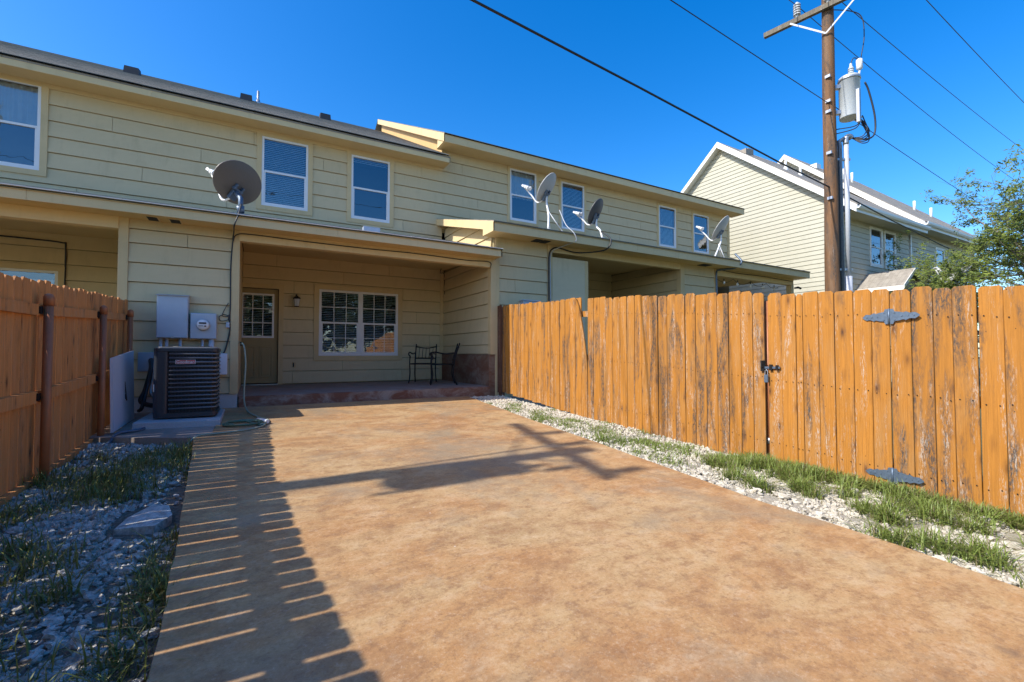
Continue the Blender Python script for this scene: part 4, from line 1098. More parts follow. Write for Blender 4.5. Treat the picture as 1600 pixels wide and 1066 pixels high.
# ---- left fence line (we see its rails and posts)
LX = -1.535
ltop = [(-1.2, 1.92), (1.66, 1.83), (2.4, 1.79), (3.0, 1.765), (4.47, 1.757), (5.24, 1.806), (6.86, 1.885), (8.2, 1.945)]
lbot = [(-1.2, -0.17), (4.5, 0.0), (5.37, 0.0), (7.0, 0.10), (8.2, 0.17)]
lf_ = thing('wooden_fence', 'brown cedar fence on the left seen from its rail side, with round steel posts', 'fence', (LX, 5.0, 0.0))
y = 8.19; k = 0
lr = random.Random(21)
variants = []
for q in range(12):
    variants.append((0.128 + 0.006 * (q % 3), picket_mesh('picket', 0.128 + 0.006 * (q % 3), 1.0, M['picket_shade'], ear=0.045, r=lr)))
while y > -1.3:
    wdt = lr.uniform(.124, .138)
    zb, zt = tab(lbot, y) - lr.uniform(0, .02), tab(ltop, y) + lr.uniform(-.012, .014)
    me = picket_mesh('picket', wdt, zt - zb, M['picket_shade'], thick=0.016, ear=0.026, r=lr)
    shared('picket', me, lf_, (LX - .012 + lr.uniform(-.002, .002), y - wdt / 2, zb), None, (lr.uniform(-.002, .003), 0, lr.uniform(-.01, .01)))
    y -= wdt + lr.choice((0.002, 0.005, 0.008, 0.010, 0.013, 0.015))
posts = [7.93, 6.66, 5.10, 3.35, 1.62, -0.1]
for k, py in enumerate(posts):
    zt = {7.93: 1.80, 6.66: 1.738, 5.10: 1.690}.get(py, tab(ltop, py) - .09)
    p = MB(); p.tube([(LX + .075, py, -0.3), (LX + .075, py, zt - .03)], 0.031, 16); po = part('post', p, M['brownpost'], lf_, at=(LX + .075, py, 0))
    c = MB(); c.lathe([(.0345, -.085), (.0350, -.02), (.033, -.008), (.022, .008), (.006, .014)], (LX + .075, py, zt - .012), n=16); part('post_cap', c, M['brownpost'], po)
zr_ = ((0.085, 0.05), (0.475, 0.05), (0.865, 0.045))
bounds = [8.15, 7.93, 6.66, 5.10, 3.35, 1.62, -0.1, -1.2]
for fr_, hh in zr_:
    for a, b in zip(bounds, bounds[1:]):
        mb = MB(); pts = []
        for yy in (a - .045, b + .045):
            z = tab(lbot, yy) + (tab(ltop, yy) - tab(lbot, yy)) * fr_; pts.append((LX + .018, yy, z))
        mb.bar(pts[0], pts[1], 0.038, hh * 2 * .95); part('rail', mb, M['picket_shade'], lf_, at=pts[0])
        if a < 8:
            br = MB(); z = pts[0][2]; br.box(LX + .03, LX + .048, a - .07, a - .02, z - .03, z + .03); part('rail_bracket', br, M['black'], lf_, at=pts[0])

# ================================================================== CONDENSER AND UTILITIES
pd = MB()
pd.hexa([(-1.235, 6.86, .25), (-0.345, 6.80, .25), (-0.345, 7.98, .25), (-1.235, 7.98, .25), (-1.225, 6.87, .385), (-0.355, 6.81, .372), (-0.355, 7.97, .385), (-1.225, 7.97, .385)])
tag(part('condenser_pad', pd, M['pad'], bevel=.008), 'pale grey concrete pad under the air conditioner', 'concrete pad')
ac = thing('air_conditioner', 'charcoal air conditioner condenser with louvred sides on a concrete pad', 'air conditioner', (-0.74, 7.40, .39))
ax0, ax1, ay0, ay1, az0, az1 = -1.075, -0.405, 7.06, 7.76, .40, 1.275
def rrect(x0, x1, y0, y1, r, n=5):
    out = []
    for cx, cy, a0 in ((x1 - r, y0 + r, -90), (x1 - r, y1 - r, 0), (x0 + r, y1 - r, 90), (x0 + r, y0 + r, 180)):
        for k in range(n + 1):
            a = R(a0 + 90 * k / n); out.append((cx + r * math.cos(a), cy + r * math.sin(a)))
    return out
mb = MB(); mb.prism(rrect(ax0, ax1, ay0, ay1, .07), 2, az0, az0 + .055); part('base_pan', mb, M['acmetal'], ac)
mb = MB(); mb.prism(rrect(ax0 + .03, ax1 - .03, ay0 + .03, ay1 - .03, .06), 2, az0 + .055, az1 - .05); part('coil', mb, M['acdark'], ac)
mb = MB(); mb.prism(rrect(ax0 - .004, ax1 + .004, ay0 - .004, ay1 + .004, .075), 2, az1 - .05, az1 - .006); part('top_band', mb, M['acmetal'], ac, bevel=.006)
mb = MB(); mb.prism(rrect(ax0 + .012, ax1 - .012, ay0 + .012, ay1 - .012, .07), 2, az1 - .006, az1 + .010); part('top_plate', mb, M['actop'], ac, bevel=.005)
for rr in (.05, .10, .15, .20, .25):
    mb = MB(); cxa, cya = (ax0 + ax1) / 2, (ay0 + ay1) / 2
    mb.tube([(cxa + rr * math.cos(a * math.pi / 14), cya + rr * math.sin(a * math.pi / 14), az1 + .016) for a in range(29)], .004, 5); part('fan_guard_ring', mb, M['acmetal'], ac)
# corner service panel
mb = MB(); mb.prism(rrect(ax0, ax0 + .16, ay0, ay0 + .16, .05), 2, az0 + .055, az1 - .05); sp = part('service_panel', mb, M['acmetal'], ac)
mb = MB(); mb.box(ax0 - .003, ax0 + .012, ay0 + .05, ay0 + .062, az0 + .48, az0 + .70); mb.box(ax0 + .006, ax0 + .016, ay0 + .012, ay0 + .022, az0 + .33, az0 + .42); part('caution_label', mb, M['lnb'], sp)
path = [(ax0 + .16, ay0 + .006)] + [p for p in rrect(ax0 + .006, ax1 - .008, ay0 + .008, ay1 - .008, .065) if p[0] > ax0 + .4] + [(ax0 + .1, ay1 - .008)]
nb = 14
for k in range(nb):
    z = az0 + .085 + (az1 - .05 - az0 - .085) * (k + .5) / nb
    mb = MB(); mb.tube([(x_, y_, z) for x_, y_ in path], .0125, 6); part('louvre', mb, M['acbar'], ac, at=(ax1, ay0, z))
fins = MB()
x = ax0 + .17
while x < ax1 - .06:
    fins.box(x, x + .0060, ay0 + .013, ay0 + .030, az0 + .055, az1 - .05); x += .0145
y = ay0 + .07
while y < ay1 - .06:
    fins.box(ax1 - .030, ax1 - .013, y, y + .0045, az0 + .055, az1 - .05); y += .0145
part('fin_guard', fins, M['acmetal'], ac, kind='stuff')
bx0, bx1, bz0, bz1 = -.845, -.645, 1.075, 1.118
mb = MB(); mb.box(bx0, bx1, ay0 - .008, ay0 - .002, bz0, bz1); bdg = part('badge', mb, M['red'], ac, bevel=.003)
mb = MB()
for a, b, c, d in ((bx0, bx1, bz1, bz1 + .004), (bx0, bx1, bz0 - .004, bz0), (bx0 - .004, bx0, bz0 - .004, bz1 + .004), (bx1, bx1 + .004, bz0 - .004, bz1 + .004)): mb.box(a, b, ay0 - .009, ay0 - .002, c, d)
part('badge_rim', mb, M['lnb'], bdg)
def text_part(name, txt, size, loc, m, parent, rot=(R(90), 0, 0), bold=0.0):
    cu = bpy.data.curves.new(name, 'FONT'); cu.body = txt; cu.size = size; cu.align_x = 'CENTER'; cu.align_y = 'CENTER'; cu.extrude = .001; cu.offset = bold
    tmp = bpy.data.objects.new('tmp', cu); COL.objects.link(tmp)
    dg = bpy.context.evaluated_depsgraph_get()
    me = bpy.data.meshes.new_from_object(tmp.evaluated_get(dg)); me.name = name; me.materials.clear(); me.materials.append(m)
    bpy.data.objects.remove(tmp)
    o = bpy.data.objects.new(name, me); COL.objects.link(o); o.parent = parent
    o.location = Vector(loc) - root_loc(parent); o.rotation_euler = rot
    return o
text_part('badge_lettering', 'Goodman', .047, ((bx0 + bx1) / 2, ay0 - .0095, (bz0 + bz1) / 2), M['lnb'], bdg, bold=.0008)

# breaker cabinet
bc = thing('breaker_cabinet', 'tall blue grey electrical cabinet on the wall above the air conditioner', 'electrical box', (-1.01, F - .08, 1.42))
mb = MB(); mb.box(-1.205, -.835, F - .155, F - .016, 1.425, 2.045); part('cabinet', mb, M['galv'], bc, bevel=.006)
mb = MB(); mb.box(-1.198, -.842, F - .166, F - .157, 1.432, 2.032); part('cover', mb, M['galv'], bc, bevel=.004)
mb = MB(); mb.prism([(F - .185, 2.03), (F - .015, 2.06), (F - .015, 2.068), (F - .188, 2.04)], 0, -1.212, -.828); part('rain_lip', mb, M['galv'], bc)
for xx in (-1.16, -1.09, -.93):
    mb = MB(); mb.tube([(xx, F - .08, 1.428), (xx, F - .08, 1.02)], .02, 10); part('conduit', mb, M['pvc'], bc)
mb = MB(); mb.box(-.862, -.846, F - .178, F - .166, 1.68, 1.76); mb.box(-1.03, -1.00, F - .176, F - .166, 1.425, 1.455); part('hasp', mb, M['steel'], bc)
mt = thing('meter_box', 'square grey electric meter box with a round glass dial', 'electric meter', (-.65, F - .08, 1.42))
mb = MB(); mb.box(-.812, -.488, F - .135, F - .016, 1.42, 1.80); part('cabinet', mb, M['galv'], mt, bevel=.006)
mb = MB(); mb.box(-.806, -.494, F - .144, F - .137, 1.426, 1.792); part('cover', mb, M['galv'], mt, bevel=.003)
mcx, mcz = -.652, 1.625
mb = MB(); mb.lathe([(.086, 0), (.086, .02), (.079, .026)], (mcx, F - .144, mcz), (0, -1, 0), 28); part('ring', mb, M['steel'], mt)
mb = MB(); mb.lathe([(.076, .02), (.076, .07), (.068, .085), (.02, .09)], (mcx, F - .144, mcz), (0, -1, 0), 28); dial = part('dial', mb, M['lnb'], mt)
mb = MB(); mb.box(mcx - .045, mcx + .045, F - .2375, F - .235, mcz + .012, mcz + .034); part('display', mb, M['dark'], dial)
mb = MB(); mb.box(mcx - .05, mcx + .01, F - .237, F - .2345, mcz - .022, mcz - .014); mb.box(mcx + .02, mcx + .045, F - .237, F - .2345, mcz - .03, mcz - .012); part('dial_marks', mb, M['dark'], dial)
mb = MB(); mb.tube([(-.55, F - .08, 1.425), (-.55, F - .08, 1.10)], .036, 12); part('conduit', mb, M['pvc'], mt)
mb = MB(); mb.tube([(-.66, F - .08, 1.425), (-.66, F - .08, 1.10)], .016, 10); part('conduit', mb, M['pvc'], mt)
pb = thing('phone_box', 'small pale utility box low on the wall right of the air conditioner', 'utility box', (-.41, F - .06, .9))
mb = MB(); mb.box(-.475, -.345, F - .085, F - .016, .88, 1.205); part('case', mb, M['panel'], pb, bevel=.012)
mb = MB(); mb.box(-.469, -.351, F - .092, F - .087, .886, 1.199); part('lid', mb, M['panel'], pb, bevel=.004)
# disconnect box and line set left of the condenser
ds = thing('disconnect_box', 'grey disconnect panel low on the wall left of the air conditioner', 'electrical box', (-1.28, F - .04, .9))
mb = MB(); mb.box(-1.42, -1.12, F - .05, F - .016, .95, 1.22); part('case', mb, M['galv'], ds, bevel=.004)
mb = MB(); mb.box(-1.20, -1.13, F - .07, F - .016, .72, .86); part('receptacle', mb, M['lnb'], ds, bevel=.006)
ls = thing('refrigerant_lines', 'black insulated refrigerant lines dropping from the wall beside the air conditioner', 'pipes', (-1.26, F - .1, .6))
mb = MB(); mb.tube(arc_pts([(-1.27, F - .02, 1.10), (-1.26, F - .10, 1.10), (-1.25, F - .14, .98), (-1.30, F - .2, .70), (-1.33, F - .3, .55), (-1.20, F - .45, .50), (-1.06, F - .55, .50)], 6), .032, 10); part('suction_line', mb, M['rubber'], ls)
mb = MB(); mb.tube(arc_pts([(-1.24, F - .02, 1.12), (-1.22, F - .12, 1.10), (-1.21, F - .16, .95), (-1.24, F - .22, .66), (-1.14, F - .4, .58), (-1.05, F - .5, .58)], 6), .016, 8); part('liquid_line', mb, M['steel'], ls)
mb = MB(); mb.tube(arc_pts([(-1.18, F - .02, 1.08), (-1.18, F - .10, 1.05), (-1.20, F - .16, .80), (-1.14, F - .25, .62), (-1.06, F - .4, .60)], 6), .014, 8); part('flex_conduit', mb, M['pvc'], ls)
mb = MB(); mb.tube(arc_pts([(-1.35, F - .3, .42), (-1.30, F - .4, .48), (-1.28, F - .2, .75), (-1.25, F - .15, .95)], 6), .024, 8); part('foam_sleeve', mb, M['rubber'], ls)

# leaning white sheet
ps = thing('metal_sheet', 'tall white flat sheet leaning against the left fence beside the air conditioner', 'sheet', (-1.28, 6.6, .3))
mb = MB(); A = Vector((-1.27, 6.14, .40)); Bv = Vector((-1.285, 7.14, .42))
mb = MB(); a0 = Vector((-1.235, 6.10, .285)); b0 = Vector((-1.245, 7.12, .32)); upv = Vector((-.10, .01, .82)); nn = (b0 - a0).cross(upv).normalized() * .012
c0, d0 = b0 + upv * .985, a0 + upv
a0 = Vector((-1.365, 6.66, .315)); b0 = Vector((-1.365, 7.70, .345)); d0 = Vector((-1.395, 6.70, 1.15)); c0 = Vector((-1.395, 7.74, 1.24)); nn = Vector((.012, 0, .001))
mb.hexa([a0 - nn, b0 - nn, b0 + nn, a0 + nn, d0 - nn, c0 - nn, c0 + nn, d0 + nn]); part('sheet', mb, M['panel'], ps)
mid = (a0 + b0 + c0 + d0) / 4 + Vector((.016, .05, -.02))
mb = MB(); mb.obox(mid, (0, 1, 0), (1, 0, 0), (-.1, 0, 1), .014, .004, .12); mb.obox(mid + Vector((.004, .0, -.07)), (0, 1, 0), (1, 0, 0), (-.1, 0, 1), .02, .006, .03); part('handle', mb, M['black'], ps)
hp = MB(); hp.tube(arc_pts([(-1.40, 6.30, .20), (-1.34, 6.42, .24), (-1.30, 6.62, .31), (-1.12, 6.80, .315), (-1.15, 7.2, .335), (-1.2, 7.7, .36)], 8), .017, 8)
tag(part('drain_pipe', hp, M['bluesteel']), 'blue grey flexible pipe curling over the walk edge by the leaning sheet', 'pipe')

# garden hose
hs = thing('garden_hose', 'green garden hose hanging from the porch corner tap and coiled on the patio', 'hose', (-.1, 6.7, .3))
zz = lambda y: slab_z(y) + .012
drop = [(-.17, F - .05, 1.34), (-.15, F - .10, 1.36), (-.12, F - .16, 1.28), (-.10, F - .20, 1.05), (-.11, F - .25, .75), (-.11, F - .33, .50), (-.06, 7.60, .375), (.06, 7.2, zz(7.2)), (.17, 6.93, zz(6.93)), (.18, 6.72, zz(6.72)), (.08, 6.56, zz(6.56))]
mb = MB(); mb.tube(arc_pts(drop, 8), .0115, 8); part('hanging_run', mb, M['hosepale'], hs)
coil = []
for k in range(64):
    a = k / 63 * 2 * math.pi * 2.6; r_ = .20 + .02 * math.sin(a * .7)
    yc = 6.70 + r_ * .78 * math.sin(a + .4); coil.append((-.10 + r_ * math.cos(a + .4), yc, zz(yc) + .004 + .008 * (k / 63) * 2.6))
mb = MB(); mb.tube([(.08, 6.56, zz(6.56))] + coil[4:], .0115, 8); part('coil', mb, M['hose'], hs)
mb = MB(); mb.tube(arc_pts([(.17, 6.70, zz(6.7) + .02), (.10, 6.45, zz(6.45)), (-.10, 6.27, zz(6.27)), (-.35, 6.20, zz(6.2)), (-.52, 6.14, zz(6.14)), (-.62, 6.02, .21)], 8), .0115, 8); part('tail', mb, M['hosepale'], hs)
mb = MB(); mb.tube([(.06, 6.88, zz(6.88) + .02), (.17, 6.62, zz(6.62) + .025)], [.02, .024], 10); part('nozzle', mb, M['lnb'], hs)
mb = MB(); mb.tube([(-.17, F + .12, 1.34), (-.17, F - .06, 1.34)], .016, 8); mb.tube([(-.19, F - .03, 1.37), (-.15, F - .03, 1.37)], .012, 8); part('tap', mb, M['black'], hs)

# ================================================================== CABLES ON THE HOUSE
def cable(name, ctrl, r, label, cat='cable', m='rubber', n=8):
    mb = MB(); mb.tube(arc_pts(ctrl, n), r, 6); return tag(part(name, mb, M[m]), label, cat)
cable('cable', [(-.19, 7.98, 3.47), (-.22, 7.83, 3.27), (-.27, 7.82, 3.10), (-.285, 8.10, 3.06), (-.30, F - .04, 2.95), (-.322, F - .036, 2.5), (-.318, F - .036, 2.0), (-.325, F - .036, 1.75), (-.32, F - .036, 1.55), (-.37, F - .03, 1.28), (-.40, F - .05, 1.20)], .011, 'black coax cable running from the nearest dish down the pier corner')
cable('cable', [(-.30, F - .05, 2.93), (-.25, F - .06, 3.04), (-.05, F - .062, 3.07), (.8, F - .062, 3.055), (1.7, F - .062, 3.05), (2.6, F - .062, 3.06), (3.6, F - .062, 3.04), (4.05, F - .062, 3.06), (4.16, F - .062, 3.03), (4.15, F - .062, 2.95)], .0085, 'black cable sagging along the porch header to its right end')
cable('cable', [(-.345, F - .03, 1.98), (-.40, F - .03, 1.86), (-.42, F - .03, 1.78), (-.36, F - .035, 1.77), (-.33, F - .04, 1.80), (-.35, F - .035, 1.72), (-.44, F - .035, 1.70), (-.46, F - .035, 1.76), (-.40, F - .035, 1.80), (-.34, F - .035, 1.76), (-.33, F - .03, 1.6)], .0055, 'thin black cable looped in a small coil on the pier beside the meter')
jb = MB(); jb.box(-.37, -.325, F - .06, F - .016, 1.60, 1.68); tag(part('junction_box', jb, M['galv'], bevel=.004), 'tiny grey splice box on the pier below the looped cable', 'junction box')
cable('cable', [(3.95, B - .5, 3.27), (4.1, B - .05, 3.25), (4.178, B - .12, 3.2), (4.18, B - .12, 2.7)], .008, 'dark cable in the upper corner inside the porch')
cable('cable', [(-4.2, B - .04, 3.20), (-3.4, B - .03, 3.19), (-2.98, B - .03, 3.17), (-2.93, B - .03, 3.10), (-2.93, B - .03, 2.4), (-2.93, B - .03, 1.5)], .013, 'dark cable bent down the wall of the left porch beside its window')
cable('cable', [(6.94, 8.05, 4.02), (6.95, 7.76, 3.80), (6.92, 7.74, 3.62), (6.80, 7.9, 3.52), (6.3, F - .10, 3.48), (5.85, F - .06, 3.54), (5.68, F - .05, 3.50), (5.60, F - .04, 3.35), (5.59, F - .04, 2.9), (5.59, F - .04, 2.0), (5.59, F - .04, 1.5)], .016, 'black cable looping from the second right dish to the plywood corner')
cable('cable', [(5.80, 8.1, 4.35), (5.83, 7.9, 3.98), (5.92, 7.74, 3.78), (5.98, 7.75, 3.62), (5.85, 7.95, 3.55), (5.66, F - .05, 3.42), (5.63, F - .04, 3.0), (5.64, F - .04, 2.2), (5.63, F - .04, 1.4)], .010, 'pale grey cables hanging from the tripod dish over the fascia', m='pvc')
cable('conduit', [(11.72, 7.95, 4.0), (11.70, 7.75, 3.74), (11.6, 7.9, 3.58), (11.34, F - .07, 3.55), (11.24, F - .05, 3.45), (11.24, F - .05, 3.0), (11.24, F - .05, 1.2)], .028, 'dark conduit bent down the far pier under the last dish', 'conduit', 'bluesteel')
cable('cable', [(11.34, F - .07, 3.56), (12.2, F - .07, 3.53), (13.4, F - .07, 3.54), (15.0, F - .07, 3.51)], .010, 'dark cable along the header of the farthest porch')

# blue boxes behind the fence
bx = MB(); bx.box(4.86, 5.26, F - .17, F - .017, 1.75, 2.30); bx.box(4.84, 5.28, F - .19, F - .016, 2.302, 2.325); tag(part('electrical_box', bx, M['galv'], bevel=.005), 'blue grey electrical box peeking over the corner of the right fence, the taller one', 'electrical box')
bx = MB(); bx.box(5.31, 5.54, F - .14, F - .017, 1.75, 2.20); tag(part('electrical_box', bx, M['galv'], bevel=.005), 'lower blue grey electrical box right of the taller one, just above the fence', 'electrical box')

# wall lantern
wl2 = thing('wall_lantern', 'black wall lantern with clear glass between porch door and window', 'wall lamp', (.80, B - .02, 2.3))
mb = MB(); mb.lathe([(.055, 0), (.05, .018), (.02, .03)], (.79, B - .014, 2.40), (0, -1, 0), 16); part('back_plate', mb, M['black'], wl2)
mb = MB(); mb.tube(arc_pts([(.79, B - .03, 2.40), (.79, B - .07, 2.47), (.80, B - .12, 2.475)], 5), .012, 8); part('arm', mb, M['black'], wl2)
mb = MB(); mb.lathe([(.080, 0), (.066, .03), (.030, .06), (.012, .075)], (.80, B - .12, 2.385), n=6, smooth=False); part('hood', mb, M['black'], wl2)
mb = MB(); mb.lathe([(.042, -.155), (.066, -.002)], (.80, B - .12, 2.385), n=6, smooth=False); part('lamp_glass', mb, M['lamp_glass'], wl2)
mb = MB(); mb.lathe([(.045, -.17), (.05, -.156)], (.80, B - .12, 2.385), n=6, smooth=False); part('base', mb, M['black'], wl2)

# string lights in the far porch
sl_ = thing('string_lights', 'string of round bulbs hung across the farthest porch opening', 'string lights', (13.0, F + .3, 3.3))
pts = []
for (a, b) in ((11.5, 12.35), (12.35, 13.2), (13.2, 14.0), (14.0, 14.8)):
    pts += [(a + (b - a) * k / 8, F + .2, 3.42 - .14 * 4 * (k / 8) * (1 - k / 8)) for k in range(8)]
mb = MB(); mb.tube(pts, .007, 5); part('wire', mb, M['rubber'], sl_)
for bxx in (11.92, 12.55, 13.18, 13.80, 14.42):
    mb = MB(); mb.lathe([(.010, .03), (.032, -.01), (.036, -.04), (.018, -.075)], (bxx, F + .2, 3.30), n=12); part('bulb', mb, M['bulb'], sl_, at=(bxx, F + .2, 3.3))
    mb = MB(); mb.tube([(bxx, F + .2, 3.33), (bxx, F + .2, 3.39)], .014, 8); part('socket', mb, M['rubber'], sl_, at=(bxx, F + .2, 3.3))

# ================================================================== SATELLITE DISHES
def dish(label, c, foot, face, w_, h_, m, legs, arm_len=.48, roll=0.0, horn=.34):
    c = Vector(c); D = Vector(face).normalized()
    rgt = D.cross(Vector((0, 0, 1))).normalized(); upv = rgt.cross(D).normalized()
    if roll: q = Matrix.Rotation(roll, 3, D); rgt = q @ rgt; upv = q @ upv
    root = thing('satellite_dish', label, 'satellite dish', foot)
    mb = MB(); nr, ns = 6, 36
    def pt(i, j, off):
        a = 2 * math.pi * j / ns; r_ = i / nr
        return tuple(c + rgt * (w_ / 2 * r_ * math.cos(a)) + upv * (h_ / 2 * r_ * math.sin(a)) + D * (.085 * (r_ * r_ - 1) * max(w_, h_) + off))
    for off, flip in ((0.0, False), (-.012, True)):
        for i in range(nr):
            for j in range(ns):
                q = [pt(i, j, off), pt(i + 1, j, off), pt(i + 1, j + 1, off), pt(i, j + 1, off)]
                if i == 0: q = [q[0], q[1], q[2]]
                mb.face(q[::-1] if flip else q, True)
    for j in range(ns):
        mb.face([pt(nr, j, 0), pt(nr, j, -.012), pt(nr, j + 1, -.012), pt(nr, j + 1, 0)])
    me_o = part('reflector', mb, M[m], root)
    bk = c - D * (.085 * max(w_, h_) + .03) - upv * .10
    mb = MB(); mb.obox(bk, rgt, upv, D, .085, .02, .03); mb.obox(bk - upv * .10, rgt, upv, D, .06, .075, .03); mb.obox(bk + upv * .03 + rgt * .06, rgt, upv, D, .015, .05, .025); mb.obox(bk + upv * .03 - rgt * .06, rgt, upv, D, .015, .05, .025); part('bracket', mb, M['bluesteel'], root, bevel=.006)
    low = c - upv * (h_ / 2 + .0)
    lnb = c + D * arm_len - upv * (h_ * horn)
    mb = MB(); mb.tube(arc_pts([bk - upv * .14 - D * .0, low - upv * .03 + D * .03, low.lerp(lnb, .5) - upv * .03, lnb - upv * .03], 5), .017, 8); part('feed_arm', mb, M['lnb'], root)
    mb = MB()
    for k in (-1, 1):
        p = lnb + rgt * .05 * k; mb.tube([p, p - D * .09 + upv * .01], [.035, .042], 12); mb.tube([p - D * .09 + upv * .01, p - D * .115 + upv * .012], [.048, .046], 12)
    mb.obox(lnb + D * .03, rgt, upv, D, .09, .022, .03); part('feed_horn', mb, M['lnb'], root)
    foot = Vector(foot); clamp = bk - upv * .09 - D * .05
    if legs == 'mast':
        mb = MB(); mb.tube([foot + Vector((0, 0, .02)), Vector((foot.x, foot.y, clamp.z - .10)), clamp + Vector((0, 0, .06))], .036, 12); part('mast', mb, M['bluesteel'], root)
        mb = MB(); mb.obox(foot + Vector((0, 0, .01)), (1, 0, 0), (0, 1, .27), (0, 0, 1), .11, .08, .008); mb.tube([foot + Vector((-.05, 0, .08)), foot + Vector((.05, 0, .08))], .055, 12); part('foot', mb, M['bluesteel'], root)
    else:
        st = [foot + Vector(q) for q in legs]
        mid = Vector((clamp.x, clamp.y, foot.z + .42)) if len(legs) == 3 else None
        mb = MB(); mb.tube(arc_pts([st[0] + Vector((0, 0, .02)), st[0].lerp(clamp, .55) + Vector((.03, 0, -.03)), clamp - Vector((0, 0, .12)), clamp + Vector((0, 0, .05))], 5), .022, 10); part('mast', mb, M['lnb'], root)
        for q in st[1:]:
            mb = MB(); mb.tube([q + Vector((0, 0, .01)), st[0].lerp(clamp, .62)], .012, 8); part('strut', mb, M['lnb'], root)
        for q in st:
            mb = MB(); mb.box(q.x - .045, q.x + .045, q.y - .05, q.y + .05, q.z - .012, q.z + .008); part('foot_plate', mb, M['lnb'], root)
    return root
FACE = (-.36, .73, .58)
def prz(y): return PZ + (WZ - PZ) / (B - PY) * (y - PY)
def prz2(y): return PZ2 + (WZ2 - PZ2) / (B - PY2) * (y - PY2)
dish('large grey brown satellite dish on a short blue mast above the pier', (-.25, 8.33, 3.90), (-.20, 8.02, prz(8.02) + .01), (-.52, .66, .54), .82, .66, 'dish', 'mast', .58, roll=R(16), horn=.16)
dish('pale satellite dish on a white tripod in front of the upper windows', (5.62, 8.35, 4.90), (5.47, 8.2, prz2(8.2)), (-.40, .64, .60), .54, .70, 'dish_pale', [(0, -.15, -.03), (.42, -.1, -.02), (.50, .5, .14)], .50, roll=R(-12))
dish('dark small satellite dish right of the tripod dish on the porch roof', (6.98, 8.3, 4.56), (6.90, 8.05, prz2(8.05)), (-.34, .72, .5), .50, .64, 'dish_dark', [(0, -.08, -.01)], .46, roll=R(-10))
dish('last pale satellite dish near the far end of the porch roof, seen edge on', (11.58, 8.3, 4.80), (11.05, 8.1, prz2(8.1)), (-.30, .78, .62), .64, .76, 'dish_pale', [(0, 0, 0), (.42, 0, 0), (.70, .3, .08)], .56, roll=R(-8))
dish('small white satellite dish low beside the gabled porch of the cream house', (19.75, 5.6, 3.80), (19.55, 5.6, 2.9), (-.45, .5, .75), .72, .90, 'dish_pale', [(0, 0, 0)], .5)

# ================================================================== PATIO CHAIRS
def chair(label, pos, ang):
    root = thing('patio_chair', label, 'chair', (0, 0, 0), 'wrought iron chairs on the porch')
    W_, Dp, SH, BH = .24, .23, .43, .86
    r_ = .0135
    # local: faces -Y; back at +Y
    sf = MB(); sf.tube([(-W_, -Dp, SH), (W_, -Dp, SH), (W_, Dp, SH), (-W_, Dp, SH), (-W_, -Dp, SH)], r_, 8); part('seat_frame', sf, M['black'], root)
    for k in range(7):
        x_ = -W_ + 2 * W_ * (k + .5) / 7
        s_ = MB(); s_.box(x_ - .022, x_ + .022, -Dp, Dp, SH - .004, SH + .004); part('seat_slat', s_, M['black'], root, at=(x_, 0, SH))
    for sg in (-1, 1):
        l_ = MB(); l_.tube(arc_pts([(sg * W_, -Dp, SH + .19), (sg * W_, -Dp - .01, SH), (sg * W_, -Dp + .015, .2), (sg * (W_ + .015), -Dp - .03, 0)], 5), r_, 8); part('front_leg', l_, M['black'], root)
        l_ = MB(); l_.tube(arc_pts([(sg * W_, Dp + .11, BH), (sg * W_, Dp + .03, .6), (sg * W_, Dp, SH), (sg * W_, Dp - .01, .2), (sg * (W_ + .01), Dp + .06, 0)], 5), r_ * 1.1, 8); part('back_post', l_, M['black'], root)
        a_ = MB(); a_.tube(arc_pts([(sg * W_, Dp + .05, .68), (sg * (W_ + .01), .05, .655), (sg * (W_ + .015), -.15, .69), (sg * (W_ + .015), -.25, .675), (sg * (W_ + .015), -.26, .63), (sg * W_, -.225, .61), (sg * W_, -.21, .57), (sg * W_, -.235, .53)], 5), r_, 8); part('armrest', a_, M['black'], root)
        f_ = MB(); f_.lathe([(.004, -.02), (.017, 0), (.004, .02)], (sg * W_, Dp + .112, BH + .01), n=8); part('finial', f_, M['black'], root)
    for zz_, yy_, dip in ((BH - .04, Dp + .098, .03), (.55, Dp + .02, 0)):
        t_ = MB(); t_.tube(arc_pts([(-W_, yy_, zz_), (0, yy_ + .02, zz_ - dip), (W_, yy_, zz_)], 6), r_ * .9, 8); part('back_rail', t_, M['black'], root)
    for k in range(1, 6):
        x_ = -W_ + 2 * W_ * k / 6
        b_ = MB(); b_.tube([(x_, Dp + .025, .55), (x_, Dp + .105, BH - .055)], .007, 6); part('back_bar', b_, M['black'], root, at=(x_, Dp, .6))
    root.location = pos; root.rotation_euler = (0, 0, ang)
    return root
chair('wrought iron patio chair under the window, its barred back toward the side wall', (3.36, 10.02, FLOOR + .002), R(-32))
chair('wrought iron patio chair nearest the side wall, seen side on facing left', (3.55, 9.28, FLOOR + .002), R(-108))

